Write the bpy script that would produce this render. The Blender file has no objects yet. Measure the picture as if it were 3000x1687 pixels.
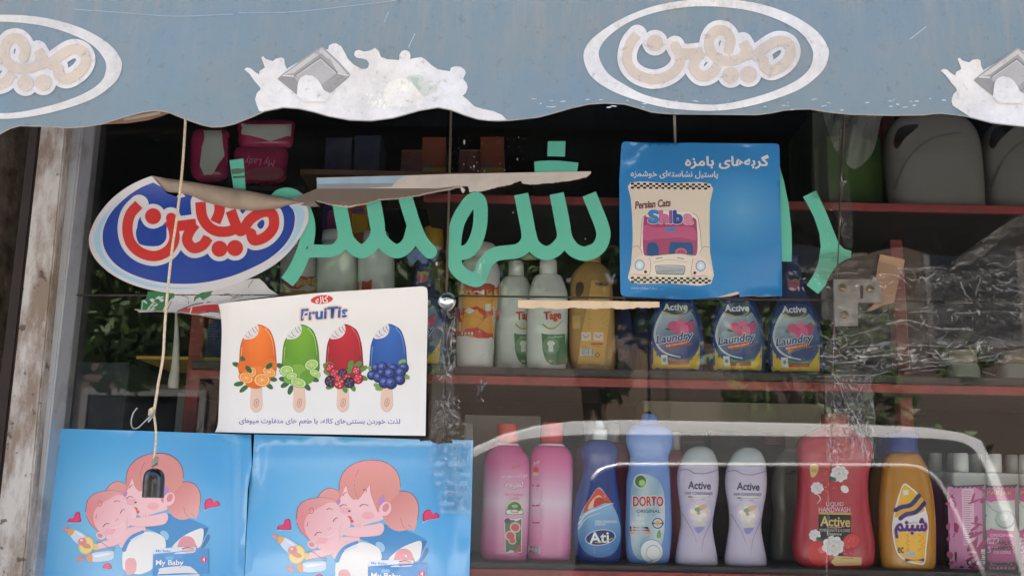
import bpy, bmesh, math, random
from mathutils import Vector, Matrix, noise, geometry
R_ = math.radians
rnd = random.Random(7)
S = bpy.context.scene
COL = S.collection
# ---------------------------------------------------------------- camera
EYE = Vector((0, -1.8, 1.3)); FPX = 2900.0; PITCH = R_(12.0); ROLL = R_(1.2)
f0 = Vector((0, math.cos(PITCH), math.sin(PITCH))); u0 = Vector((0, -math.sin(PITCH), math.cos(PITCH))); r0 = Vector((1, 0, 0))
RT = r0*math.cos(ROLL) + u0*math.sin(ROLL); UP = u0*math.cos(ROLL) - r0*math.sin(ROLL)
cam = bpy.data.cameras.new('camera'); cam.sensor_width = 36; cam.lens = 36*FPX/3000; cam.clip_start = .01; cam.clip_end = 500
camo = bpy.data.objects.new('camera', cam); COL.objects.link(camo)
M = Matrix((RT, UP, -f0)).transposed().to_4x4(); M.translation = EYE
camo.matrix_world = M; S.camera = camo
# ---------------------------------------------------------------- light
SUN_EL, SUN_AZ = 62, -18           # the sun stands behind the shop, a little to the left
w = bpy.data.worlds.new('World'); S.world = w; w.use_nodes = True
nt = w.node_tree; sky = nt.nodes.new('ShaderNodeTexSky'); sky.sky_type = 'NISHITA'; sky.sun_disc = False
sky.sun_elevation = R_(SUN_EL); sky.sun_rotation = R_(SUN_AZ); sky.air_density = 1.0; sky.dust_density = 2.5
nt.links.new(sky.outputs[0], nt.nodes['Background'].inputs[0]); nt.nodes['Background'].inputs[1].default_value = .085
l = bpy.data.lights.new('sun', 'SUN'); l.energy = 5.0; l.angle = R_(.5); l.color = (1, .95, .88)
lo = bpy.data.objects.new('sun', l); COL.objects.link(lo)
sd = Vector((math.sin(R_(SUN_AZ))*math.cos(R_(SUN_EL)), math.cos(R_(SUN_AZ))*math.cos(R_(SUN_EL)), math.sin(R_(SUN_EL))))
lo.rotation_euler = sd.to_track_quat('Z', 'Y').to_euler()
S.view_settings.view_transform = 'Standard'; S.view_settings.look = 'None'; S.view_settings.gamma = 1
S.view_settings.exposure = 2.9
try: S.view_settings.use_white_balance = True; S.view_settings.white_balance_temperature = 6600; S.view_settings.white_balance_tint = 12
except Exception: pass
try:
    S.cycles.use_denoising = True; S.cycles.transparent_max_bounces = 24; S.cycles.max_bounces = 10; S.cycles.diffuse_bounces = 5
except Exception: pass
# ---------------------------------------------------------------- helpers
def P(px, py, Y=0.0):
    """point of the plane y = Y seen at photo position px,py"""
    d = f0*FPX + RT*(px-1500) - UP*(py-843.5)
    return EYE + d*((Y-EYE.y)/d.y)
def lin(c):
    o = []
    for v in c[:3]:
        v /= 255.0
        o.append(v/12.92 if v <= .04045 else ((v+.055)/1.055)**2.4)
    return tuple(o)
CR = {'A': (0, 0, .310559), 'B': (700, 0, .310559), 'C': (1500, 0, .388199), 'D': (2300, 0, .310559), 'E': (200, 350, .414079),
      'F': (900, 380, .368789), 'G': (1780, 380, .358852), 'H': (2200, 330, .393314), 'I': (350, 800, .388199), 'J': (1200, 700, .379555),
      'K': (1800, 800, .310559), 'L': (2300, 750, .414201), 'M': (0, 1200, .336022), 'N': (700, 1200, .336134), 'O': (1380, 1180, .349887),
      'p': (1950, 1180, .349873), 'q': (2400, 1180, .349854), 'R': (0, 0, 1), 'Q': (0, 0, 3000/2576)}
def T(c, s):
    """traced points: list of photo positions from a string of x,y pairs of one enlarged crop"""
    x0, y0, k = CR[c]
    return [(x0+float(a.split(',')[0])*k, y0+float(a.split(',')[1])*k) for a in s.split()]
def cat(pts, n=6, closed=False):
    """Catmull-Rom curve through the points"""
    out = []; N = len(pts)
    rng = range(N) if closed else range(N-1)
    for i in rng:
        if closed: p = [pts[(i+j-1) % N] for j in range(4)]
        else: p = [pts[max(0, min(N-1, i+j-1))] for j in range(4)]
        for k in range(n):
            t = k/n; q = []
            for a in range(len(pts[0])):
                p0, p1, p2, p3 = (p[j][a] for j in range(4))
                q.append(.5*((2*p1)+(-p0+p2)*t+(2*p0-5*p1+4*p2-p3)*t*t+(-p0+3*p1-3*p2+p3)*t**3))
            out.append(tuple(q))
    if not closed: out.append(tuple(pts[-1]))
    return out
# persian joining: text is stored in reading order, drawn right to left
FORMS = {'ا': 'FE8D FE8E', 'آ': 'FE81 FE82', 'ب': 'FE8F FE90 FE91 FE92', 'پ': 'FB56 FB57 FB58 FB59', 'ت': 'FE95 FE96 FE97 FE98', 'ج': 'FE9D FE9E FE9F FEA0',
 'خ': 'FEA5 FEA6 FEA7 FEA8', 'د': 'FEA9 FEAA', 'ذ': 'FEAB FEAC', 'ر': 'FEAD FEAE', 'ز': 'FEAF FEB0', 'س': 'FEB1 FEB2 FEB3 FEB4', 'ش': 'FEB5 FEB6 FEB7 FEB8',
 'ص': 'FEB9 FEBA FEBB FEBC', 'ط': 'FEC1 FEC2 FEC3 FEC4', 'ع': 'FEC9 FECA FECB FECC', 'ف': 'FED1 FED2 FED3 FED4', 'ک': 'FB8E FB8F FB90 FB91', 'گ': 'FB92 FB93 FB94 FB95',
 'ل': 'FEDD FEDE FEDF FEE0', 'م': 'FEE1 FEE2 FEE3 FEE4', 'ن': 'FEE5 FEE6 FEE7 FEE8', 'ه': 'FEE9 FEEA FEEB FEEC', 'و': 'FEED FEEE', 'ی': 'FBFC FBFD FBFE FBFF'}
def fa(s):
    F = {k: [chr(int(h, 16)) for h in v.split()] for k, v in FORMS.items()}
    o = ''
    for i, ch in enumerate(s):
        if ch == '\u200c': continue
        if ch not in F: o = ch+o; continue
        pj = i > 0 and s[i-1] in F and len(F[s[i-1]]) == 4
        nj = i+1 < len(s) and s[i+1] in F and len(F[ch]) == 4
        o = F[ch][(3 if nj else 1) if pj else (2 if nj else 0)]+o
    return o
_tx = {}
def text_mesh(body, bold):
    k = (body, bold)
    if k not in _tx:
        c = bpy.data.curves.new('writing', 'FONT'); c.body = body; c.size = 1; c.offset = bold; c.resolution_u = 3
        o = bpy.data.objects.new('writing', c); COL.objects.link(o)
        m = o.evaluated_get(bpy.context.evaluated_depsgraph_get()).to_mesh()
        v = [(p.co.x, p.co.y) for p in m.vertices]; fs = [tuple(p.vertices) for p in m.polygons]
        par = list(range(len(v)))
        def find(a):
            while par[a] != a: par[a] = par[par[a]]; a = par[a]
            return a
        for f in fs:
            for a in f[1:]: par[find(a)] = find(f[0])
        comp = {}; cid = [comp.setdefault(find(i), len(comp)) for i in range(len(v))]
        bpy.data.objects.remove(o); bpy.data.curves.remove(c)
        _tx[k] = (v, fs, cid)
    return _tx[k]
def ccw(f):
    g = []
    for p in f:
        if not g or math.hypot(p[0]-g[-1][0], p[1]-g[-1][1]) > 1e-3: g.append(p)
    while len(g) > 3 and math.hypot(g[0][0]-g[-1][0], g[0][1]-g[-1][1]) < 1e-3: g.pop()
    f = g
    a = sum(f[i-1][0]*f[i][1]-f[i][0]*f[i-1][1] for i in range(len(f)))
    return list(f) if a > 0 else list(f)[::-1]
def fill(faces, step=None):
    """union of polygons, triangulated, with inner points every `step`"""
    vs = []; fc = []
    for f in faces:
        f = ccw(f); b = len(vs); vs += [Vector(p) for p in f]; fc.append(list(range(b, b+len(f))))
    if step:
        xs = [p.x for p in vs]; ys = [p.y for p in vs]
        x = min(xs)+step*.47; j = 0
        while x < max(xs):
            y = min(ys)+step*(.31 if j % 2 else .77)
            while y < max(ys):
                vs.append(Vector((x, y))); y += step
            x += step*.87; j += 1
    r = geometry.delaunay_2d_cdt(vs, [], fc, 0, 1e-4)
    return [tuple(p) for p in r[0]], [tuple(f) for f, o in zip(r[2], r[5]) if len(o)]
LAY = .00016
class Art:
    """printed sheet: flat coloured shapes in thin layers, carried by one mapping; one mesh, one material"""
    def __init__(s, mp, tf=None, step=None): s.mp = mp; s.tf = tf; s.step = step; s.v = []; s.f = []; s.c = []; s.flat = []
    def _add(s, vs, fs, col, k, kk=None):
        b = len(s.v)
        w_ = [s.tf(*p[:2]) for p in vs] if s.tf else vs
        for i, p in enumerate(w_): s.v.append(s.mp(p[0], p[1], LAY*(k+(kk[i] if kk else 0))))
        cf = col if callable(col) else None; c0 = None if cf else lin(col)
        for f in fs:
            f = list(f)
            a, b2, c2 = (s.v[b+f[i]] for i in (0, 1, 2))
            if (b2-a).cross(c2-a).y > 0: f.reverse()
            s.f.append(tuple(b+i for i in f))
            s.c += [(lin(cf(*vs[i][:2])) if cf else c0) for i in f]
    def poly(s, pts, col, k, smooth=0, step=None, holes=None):
        if smooth: pts = cat(pts, smooth, True)
        vs, fs = fill([pts], step or s.step)
        s._add(vs, fs, col, k)
    def polys(s, lst, col, k):
        vs, fs = fill(lst, s.step); s._add(vs, fs, col, k)
    def stroke(s, pts, wd, col, k, smooth=5, closed=False, butt=False, w1=None):
        s.strokes([(pts, wd, smooth, closed, butt, w1)], col, k)
    def strokes(s, lst, col, k):
        fc = []
        for it in lst:
            pts, wd, smooth, closed, butt, w1 = (list(it)+[5, False, False, None][len(it)-2:])[:6]
            q = cat(pts, smooth, closed) if smooth and len(pts) > 2 else list(pts)
            if closed: q = q+[q[0]]
            N = len(q)
            ws = [(wd+(w1-wd)*i/(N-1) if w1 is not None else wd)/2 for i in range(N)]
            for i in range(N-1):
                a, b = Vector(q[i][:2]), Vector(q[i+1][:2]); d = b-a
                if d.length < 1e-6: continue
                d.normalize(); n = Vector((-d.y, d.x))
                fc.append([a+n*ws[i], b+n*ws[i+1], b-n*ws[i+1], a-n*ws[i]])
            for i in range(N):
                if butt and not closed and i in (0, N-1): continue
                if i not in (0, N-1):
                    d1 = Vector(q[i][:2])-Vector(q[i-1][:2]); d2 = Vector(q[i+1][:2])-Vector(q[i][:2])
                    if d1.length > 1e-6 and d2.length > 1e-6 and d1.angle(d2) < .04: continue
                m = 22 if ws[i] > 9 else 12 if ws[i] > 3 else 6
                fc.append([(q[i][0]+ws[i]*math.cos(2*math.pi*(j+.13)/m), q[i][1]+ws[i]*math.sin(2*math.pi*(j+.13)/m)) for j in range(m)])
        vs, fs = fill(fc, s.step); s._add(vs, fs, col, k)
    def ell(s, c, rx, ry, col, k, rot=0, n=28):
        a = R_(rot); ca, sa = math.cos(a), math.sin(a)
        s.poly([(c[0]+rx*math.cos(t)*ca-ry*math.sin(t)*sa, c[1]+rx*math.cos(t)*sa+ry*math.sin(t)*ca) for t in (2*math.pi*i/n for i in range(n))], col, k)
    def rect(s, x0, y0, x1, y1, col, k): s.poly([(x0, y0), (x1, y0), (x1, y1), (x0, y1)], col, k)
    def text(s, body, box, col, k, rot=0, bold=.0, shear=0, sub=0):
        """writing fitted to the box x0,y0,x1,y1 (photo positions), turned by rot degrees about its middle"""
        if bold > .025:      # heavy writing: the same letters laid a few times slightly apart
            d = (bold-.012)*(box[3]-box[1])*.75
            for i in range(8):
                a = i*.7854; s.text(body, (box[0]+d+d*math.cos(a), box[1]+d+d*math.sin(a), box[2]-d+d*math.cos(a), box[3]-d+d*math.sin(a)), col, k+.02*i, rot, .012, shear)
            return
        v, fs, cid = text_mesh(body, bold)
        if not v: return
        xs = [p[0]+shear*p[1] for p in v]; ys = [p[1] for p in v]
        ax, bx, ay, by = min(xs), max(xs), min(ys), max(ys)
        x0, y0, x1, y1 = box; cx, cy = (x0+x1)/2, (y0+y1)/2; a = R_(rot); ca, sa = math.cos(a), math.sin(a)
        q = []
        for i, p in enumerate(v):
            X = (xs[i]-ax)/(bx-ax)*(x1-x0)-(x1-x0)/2; Y = (by-p[1])/(by-ay)*(y1-y0)-(y1-y0)/2
            q.append((cx+X*ca-Y*sa, cy+X*sa+Y*ca))
        s._add(q, fs, col, k, [.1*(c % 3) for c in cid])
    def build(s, name, mat=None, parent=None, smooth=False):
        o = mesh(name, s.v, s.f, mat, parent, smooth, s.c)
        return o
def mesh(name, v, f, mat, parent=None, smooth=False, cols=None):
    off = Vector((0, 0, 0)); p = parent
    while p is not None: off += p.location; p = p.parent
    me = bpy.data.meshes.new(name); me.from_pydata([tuple(Vector(a)-off) for a in v], [], f)
    if cols:
        ca = me.color_attributes.new('ink', 'FLOAT_COLOR', 'CORNER')
        flat = []
        for c in cols: flat += [c[0], c[1], c[2], 1.0]
        ca.data.foreach_set('color', flat)
    if smooth: me.polygons.foreach_set('use_smooth', [True]*len(me.polygons))
    me.update()
    o = bpy.data.objects.new(name, me); COL.objects.link(o)
    if mat: me.materials.append(mat)
    if parent: o.parent = parent
    return o
def tag(o, label, category, group=None):
    o['label'] = label; o['category'] = category
    if group: o['group'] = group
    return o
def struct(o): o['kind'] = 'structure'; return o
def thing(name, label, category, loc=(0, 0, 0), group=None):
    o = bpy.data.objects.new(name, None); COL.objects.link(o); o.location = loc; o.empty_display_size = .03
    return tag(o, label, category, group)
def dup(root, dv, label=None, rz=0):
    r = root.copy(); COL.objects.link(r); r.location = root.location+Vector(dv); r.rotation_euler.z += rz
    if label: r['label'] = label
    for ch in list(root.children):
        c = ch.copy(); COL.objects.link(c); c.parent = r
        for g in list(ch.children):
            d = g.copy(); COL.objects.link(d); d.parent = c
    return r
def box_geo(x0, y0, z0, x1, y1, z1, b=.0):
    bm = bmesh.new(); bmesh.ops.create_cube(bm, size=1)
    for v in bm.verts: v.co = Vector(((x0+x1)/2+v.co.x*(x1-x0), (y0+y1)/2+v.co.y*(y1-y0), (z0+z1)/2+v.co.z*(z1-z0)))
    if b: bmesh.ops.bevel(bm, geom=list(bm.edges), offset=b, segments=2, affect='EDGES', profile=.6)
    v = [p.co.copy() for p in bm.verts]; bm.verts.index_update(); f = [tuple(q.index for q in p.verts) for p in bm.faces]; bm.free()
    return v, f
class MB:
    def __init__(s): s.v = []; s.f = []
    def add(s, g): b = len(s.v); s.v += g[0]; s.f += [tuple(b+i for i in q) for q in g[1]]; return s
    def box(s, *a): return s.add(box_geo(*a))
    def tube(s, pts, r, n=8, r1=None, caps=True): return s.add(tube_geo(pts, r, n, r1, caps))
    def build(s, name, mat, parent=None, smooth=False): return mesh(name, s.v, s.f, mat, parent, smooth)
def tube_geo(pts, r, n=8, r1=None, caps=True):
    pts = [Vector(p) for p in pts]; v = []; f = []; N = len(pts)
    t = (pts[1]-pts[0]).normalized(); ref = Vector((0, 0, 1)) if abs(t.z) < .9 else Vector((1, 0, 0))
    a = t.cross(ref).normalized()
    for i, p in enumerate(pts):
        t = (pts[min(i+1, N-1)]-pts[max(i-1, 0)]).normalized(); a = (a-t*a.dot(t)).normalized(); b = t.cross(a)
        rr = r if r1 is None else r+(r1-r)*i/(N-1)
        if isinstance(r, (list, tuple)): rr = r[i]
        for j in range(n):
            q = 2*math.pi*j/n; v.append(p+a*(rr*math.cos(q))+b*(rr*math.sin(q)))
    for i in range(N-1):
        for j in range(n): f.append((i*n+j, i*n+(j+1) % n, (i+1)*n+(j+1) % n, (i+1)*n+j))
    if caps: f.append(tuple(range(n))[::-1]); f.append(tuple((N-1)*n+j for j in range(n)))
    return v, f
# ---------------------------------------------------------------- materials
def newmat(name):
    m = bpy.data.materials.new(name); m.use_nodes = True; n = m.node_tree; return m, n, n.nodes['Principled BSDF'], n.links
def nz(n, scale, detail=4, vec=None, stretch=None, rough=.55):
    t = n.nodes.new('ShaderNodeTexNoise'); t.inputs['Scale'].default_value = scale; t.inputs['Detail'].default_value = detail; t.inputs['Roughness'].default_value = rough
    tc = n.nodes.new('ShaderNodeTexCoord')
    if stretch:
        mp = n.nodes.new('ShaderNodeMapping'); mp.inputs['Scale'].default_value = stretch
        n.links.new(tc.outputs['Object'], mp.inputs[0]); n.links.new(mp.outputs[0], t.inputs['Vector'])
    else: n.links.new(tc.outputs['Object'], t.inputs['Vector'])
    return t
def ramp(n, fac, stops):
    r = n.nodes.new('ShaderNodeValToRGB'); e = r.color_ramp.elements
    while len(e) < len(stops): e.new(.5)
    for i, (p, c) in enumerate(stops): e[i].position = p; e[i].color = (*c, 1) if len(c) == 3 else c
    n.links.new(fac, r.inputs[0]); return r
def mixc(n, fac, a, b, mode='MIX'):
    m = n.nodes.new('ShaderNodeMix'); m.data_type = 'RGBA'; m.blend_type = mode
    for sock, v in ((m.inputs['Factor'], fac), (m.inputs['A'], a), (m.inputs['B'], b)):
        if hasattr(v, 'links'): n.links.new(v, sock)
        elif isinstance(v, (int, float)): sock.default_value = v
        else: sock.default_value = (*v, 1)
    return m.outputs['Result']
def bump(n, p, h, s=.3, d=.002):
    b = n.nodes.new('ShaderNodeBump'); b.inputs['Strength'].default_value = s; b.inputs['Distance'].default_value = d
    n.links.new(h, b.inputs['Height']); n.links.new(b.outputs[0], p.inputs['Normal'])
def g3(v): return (v, v, v)
def inkmat(name, rough=.5, spec=.4, dirt=.12, dirtcol=(.25, .22, .19), scale=14, gain=.86, coat=0, bmp=0, stretch=None):
    m, n, p, L = newmat(name)
    a = n.nodes.new('ShaderNodeAttribute'); a.attribute_name = 'ink'
    t = nz(n, scale, 6, stretch=stretch); r = ramp(n, t.outputs[0], [(.42, g3(0)), (.75, g3(dirt))])
    c = mixc(n, 1.0, a.outputs['Color'], g3(gain), 'MULTIPLY')
    c = mixc(n, r.outputs[0], c, dirtcol); L.new(c, p.inputs['Base Color'])
    p.inputs['Roughness'].default_value = rough; p.inputs['Specular IOR Level'].default_value = spec
    if coat: p.inputs['Coat Weight'].default_value = coat; p.inputs['Coat Roughness'].default_value = .12
    if bmp: bump(n, p, nz(n, scale*.5, 3).outputs[0], bmp, .01)
    return m
def flat(name, c, rough=.5, metal=0, spec=.5, var=.15, scale=20, bmp=0, dirt=0, coat=0):
    m, n, p, L = newmat(name); c = lin(c)
    t = nz(n, scale, 6); r = ramp(n, t.outputs[0], [(.35, tuple(x*(1-var) for x in c)), (.65, tuple(min(1, x*(1+var)) for x in c))])
    o = r.outputs[0]
    if dirt:
        t2 = nz(n, scale*.35, 8, rough=.7); r2 = ramp(n, t2.outputs[0], [(.5, g3(0)), (.62, g3(dirt))]); o = mixc(n, r2.outputs[0], o, (.05, .04, .033))
    L.new(o, p.inputs['Base Color']); p.inputs['Roughness'].default_value = rough; p.inputs['Metallic'].default_value = metal; p.inputs['Specular IOR Level'].default_value = spec
    if bmp: bump(n, p, t.outputs[0], bmp, .004)
    if coat: p.inputs['Coat Weight'].default_value = coat; p.inputs['Coat Roughness'].default_value = .05
    return m
def clearmat(name, tint, haze, rough, hazecol=(.6, .6, .58), boost=1.0, bmp=0, scale=60):
    """thin clear sheet: light passes straight through, faces mirror by Fresnel, a little dust scatters"""
    m = bpy.data.materials.new(name); m.use_nodes = True; n = m.node_tree; n.nodes.clear(); L = n.links
    out = n.nodes.new('ShaderNodeOutputMaterial'); tr = n.nodes.new('ShaderNodeBsdfTransparent'); tr.inputs[0].default_value = (*tint, 1)
    gl = n.nodes.new('ShaderNodeBsdfGlossy'); gl.inputs['Roughness'].default_value = rough; gl.inputs[0].default_value = (1, 1, 1, 1)
    df = n.nodes.new('ShaderNodeBsdfDiffuse'); df.inputs[0].default_value = (*hazecol, 1)
    fr = n.nodes.new('ShaderNodeFresnel'); fr.inputs[0].default_value = 1.5
    mu = n.nodes.new('ShaderNodeMath'); mu.operation = 'MULTIPLY'; mu.inputs[1].default_value = boost; L.new(fr.outputs[0], mu.inputs[0])
    t = nz(n, 5, 6); r = ramp(n, t.outputs[0], [(.35, g3(haze*.4)), (.7, g3(haze))])
    m1 = n.nodes.new('ShaderNodeMixShader'); L.new(r.outputs[0], m1.inputs[0]); L.new(tr.outputs[0], m1.inputs[1]); L.new(df.outputs[0], m1.inputs[2])
    m2 = n.nodes.new('ShaderNodeMixShader'); L.new(mu.outputs[0], m2.inputs[0]); L.new(m1.outputs[0], m2.inputs[1]); L.new(gl.outputs[0], m2.inputs[2])
    L.new(m2.outputs[0], out.inputs[0])
    if bmp:
        b = n.nodes.new('ShaderNodeBump'); b.inputs['Strength'].default_value = bmp; b.inputs['Distance'].default_value = .003
        L.new(nz(n, scale, 3).outputs[0], b.inputs['Height']); L.new(b.outputs[0], gl.inputs['Normal']); L.new(b.outputs[0], fr.inputs['Normal'])
    return m
# ================================================================ the street and the shop
VY = -.40                                    # the awning's front cloth hangs this far out
def asphalt():
    m, n, p, L = newmat('asphalt'); t = nz(n, 60, 8); r = ramp(n, t.outputs[0], [(.3, g3(.09)), (.7, g3(.17))]); L.new(r.outputs[0], p.inputs['Base Color']); p.inputs['Roughness'].default_value = .9; return m
def slabmat():
    m, n, p, L = newmat('paving'); b = n.nodes.new('ShaderNodeTexBrick'); tc = n.nodes.new('ShaderNodeTexCoord'); L.new(tc.outputs['Object'], b.inputs[0])
    b.inputs['Scale'].default_value = 2.5; b.inputs['Color1'].default_value = (.36, .34, .31, 1); b.inputs['Color2'].default_value = (.42, .40, .36, 1); b.inputs['Mortar'].default_value = (.16, .15, .14, 1)
    c = mixc(n, .35, b.outputs[0], ramp(n, nz(n, 4, 8).outputs[0], [(.3, (.2, .19, .17)), (.7, (.45, .43, .4))]).outputs[0]); L.new(c, p.inputs['Base Color']); p.inputs['Roughness'].default_value = .85; return m
def brickmat(c1, c2, mortar, name='brick'):
    m, n, p, L = newmat(name); b = n.nodes.new('ShaderNodeTexBrick'); tc = n.nodes.new('ShaderNodeTexCoord'); mp = n.nodes.new('ShaderNodeMapping'); mp.inputs['Rotation'].default_value = (R_(90), 0, 0)
    L.new(tc.outputs['Object'], mp.inputs[0]); L.new(mp.outputs[0], b.inputs[0]); b.inputs['Scale'].default_value = 4.2
    b.inputs['Color1'].default_value = (*c1, 1); b.inputs['Color2'].default_value = (*c2, 1); b.inputs['Mortar'].default_value = (*mortar, 1); b.inputs['Mortar Size'].default_value = .012
    L.new(b.outputs[0], p.inputs['Base Color']); p.inputs['Roughness'].default_value = .9; return m
g = MB(); g.box(-60, -60, -.2, 60, 12, -.12); struct(g.build('road', asphalt()))
g = MB(); g.box(-40, -1.95, -.119, 40, .6, 0); struct(g.build('pavement', slabmat()))
g = MB(); g.box(-40, -9.6, -.119, 40, -8.2, 0); struct(g.build('far_pavement', slabmat()))

# opposite side of the street, seen mirrored in the glass
bk = brickmat((.085, .058, .045), (.11, .075, .055), (.14, .125, .11))
hb = thing('brick_building', 'low brown brick building across the street, mirrored in the window glass', 'building', (0, -11, 0))
g = MB(); g.box(-14, -15, -.1, 1.89, -10.2, 3.75); g.build('wall', bk, hb)
g = MB(); g.box(-14.2, -15.2, 3.751, 1.79, -10.0, 3.95); g.build('roof', flat('concrete', (150, 145, 138)), hb)
for x in (-10, -6.2, -2.6, 1.4):
    g = MB(); g.box(x-.25, -10.2, -.1, x+.25, -10.04, 3.75); g.build('pier', flat('pier_brick', (112, 96, 82)), hb)
for x in (-8, -4.4):
    fr = (MB().box(x-.75, -10.2, .9, x-.67, -10.12, 2.5).box(x+.67, -10.2, .9, x+.75, -10.12, 2.5).box(x-.67, -10.2, 2.42, x+.67, -10.12, 2.5).box(x-.67, -10.2, .9, x+.67, -10.12, .98)).build('window', flat('grey_paint', (120, 120, 118)), hb)
    MB().box(x-.67, -10.197, .98, x+.67, -10.16, 2.42).build('pane', flat('dark_pane', (30, 34, 38), .08), fr)
tb = thing('brick_building', 'tall dark brick building at the right across the street, mirrored behind the crumpled tape', 'building', (8, -11, 0))
MB().box(1.9, -15.3, -.1, 15, -9.95, 8.2).build('wall', bk, tb); MB().box(1.8, -15.4, 8.201, 15.1, -9.85, 8.4).build('roof', flat('concrete', (150, 145, 138)), tb)
for z in (3.2, 5.6):
    for x in (3.2, 5.6, 8, 10.4):
        f_ = (MB().box(x-.6, -9.95, z, x-.53, -9.88, z+1.4).box(x+.53, -9.95, z, x+.6, -9.88, z+1.4).box(x-.53, -9.95, z+1.33, x+.53, -9.88, z+1.4).box(x-.53, -9.95, z, x+.53, -9.88, z+.07)).build('window', flat('grey_paint', (120, 120, 118)), tb)
        MB().box(x-.53, -9.949, z+.07, x+.53, -9.91, z+1.33).build('pane', flat('dark_pane', (30, 34, 38), .08), f_)
sign = thing('shop_sign', 'grey shop sign board with white lettering on the brick building across the street', 'sign', (.9, -10.05, 1.7))
MB().box(.35, -10.03, 1.45, 1.75, -10.0, 2.02).build('board', flat('sign_grey', (92, 94, 98)), sign)
def mp_sign(u, v, k): return Vector((u, -9.998+k*6, v))
def sign_text(body, x0, z0, x1, z1, nm):
    v, fs, cid = text_mesh(body, .01); xs = [p[0] for p in v]; ys = [p[1] for p in v]
    q = [Vector((x1-(p[0]-min(xs))/(max(xs)-min(xs))*(x1-x0), -9.99+.0006*(c % 3), z0+(p[1]-min(ys))/(max(ys)-min(ys))*(z1-z0))) for p, c in zip(v, cid)]
    mesh(nm, q, fs, flat('sign_white', (225, 225, 222)), sign)
sign_text('FARAHMAND', .45, 1.55, 1.65, 1.72, 'lettering')

leafm = None
def leafmat():
    m, n, p, L = newmat('leaves'); t = nz(n, 2.5, 3); r = ramp(n, t.outputs[0], [(.3, (.035, .07, .02)), (.7, (.10, .16, .04))]); L.new(r.outputs[0], p.inputs['Base Color']); p.inputs['Roughness'].default_value = .5
    p.inputs['Transmission Weight'].default_value = 0; return m
LEAF = leafmat(); BARK = flat('bark', (92, 78, 62), .9, bmp=.5)
def tree(x, y, h, r, n, label, seed):
    q = random.Random(seed); t = thing('street_tree', label, 'tree', (x, y, -.12), 'trees across the street'); g = MB()
    top = Vector((x+q.uniform(-.2, .2), y, h*.55)); g.tube([(x, y, -.13), (x+.05, y, h*.25), top], .13, 9, .07)
    tips = []
    for i in range(9):
        a = q.uniform(0, 6.28); e = Vector((math.cos(a)*r*.75, math.sin(a)*r*.75, q.uniform(.1, h*.42)))
        g.tube([top-Vector((0, 0, q.uniform(0, .5))), top+e*.5+Vector((0, 0, .12)), top+e], .045, 6, .012); tips.append(top+e)
    g.build('trunk', BARK, t, True)
    cl = [(top+Vector((q.gauss(0, r*.55), q.gauss(0, r*.5), q.uniform(-.15, .5)*h*.7)), q.uniform(.25, .6)*r*.7) for i in range(24)]+[(p, r*.4) for p in tips]
    v = []; f = []
    for i in range(n):
        c, rad = cl[q.randrange(len(cl))]; d = Vector((q.gauss(0, 1), q.gauss(0, 1), q.gauss(0, .8))).normalized()*rad*q.uniform(.3, 1)**.5
        a = Vector((q.gauss(0, 1), q.gauss(0, 1), q.gauss(0, 1))).normalized(); b = a.cross(Vector((q.gauss(0, 1), q.gauss(0, 1), .3))).normalized(); s = q.uniform(.035, .075)
        o = c+d; k = len(v); v += [o-a*s*1.5, o-b*s*.6, o+a*s*1.5, o+b*s*.6]; f.append((k, k+1, k+2, k+3))
    mesh('crown', v, f, LEAF, t)
tree(.75, -6.6, 4.6, 1.0, 5200, 'leafy green street tree mirrored behind the white jars in the middle of the window', 3)
tree(-2.1, -5.6, 4.9, 1.15, 6500, 'broad dark street tree mirrored to the left of the popsicle poster', 5)
tree(-4.2, -6.9, 5.2, 1.4, 5000, 'large street tree at the far left end of the row, mirrored by the aluminium frame', 8)
tree(2.9, -7.4, 3.2, .75, 3500, 'small light street tree mirrored behind the silver tape on the right', 11)

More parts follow.
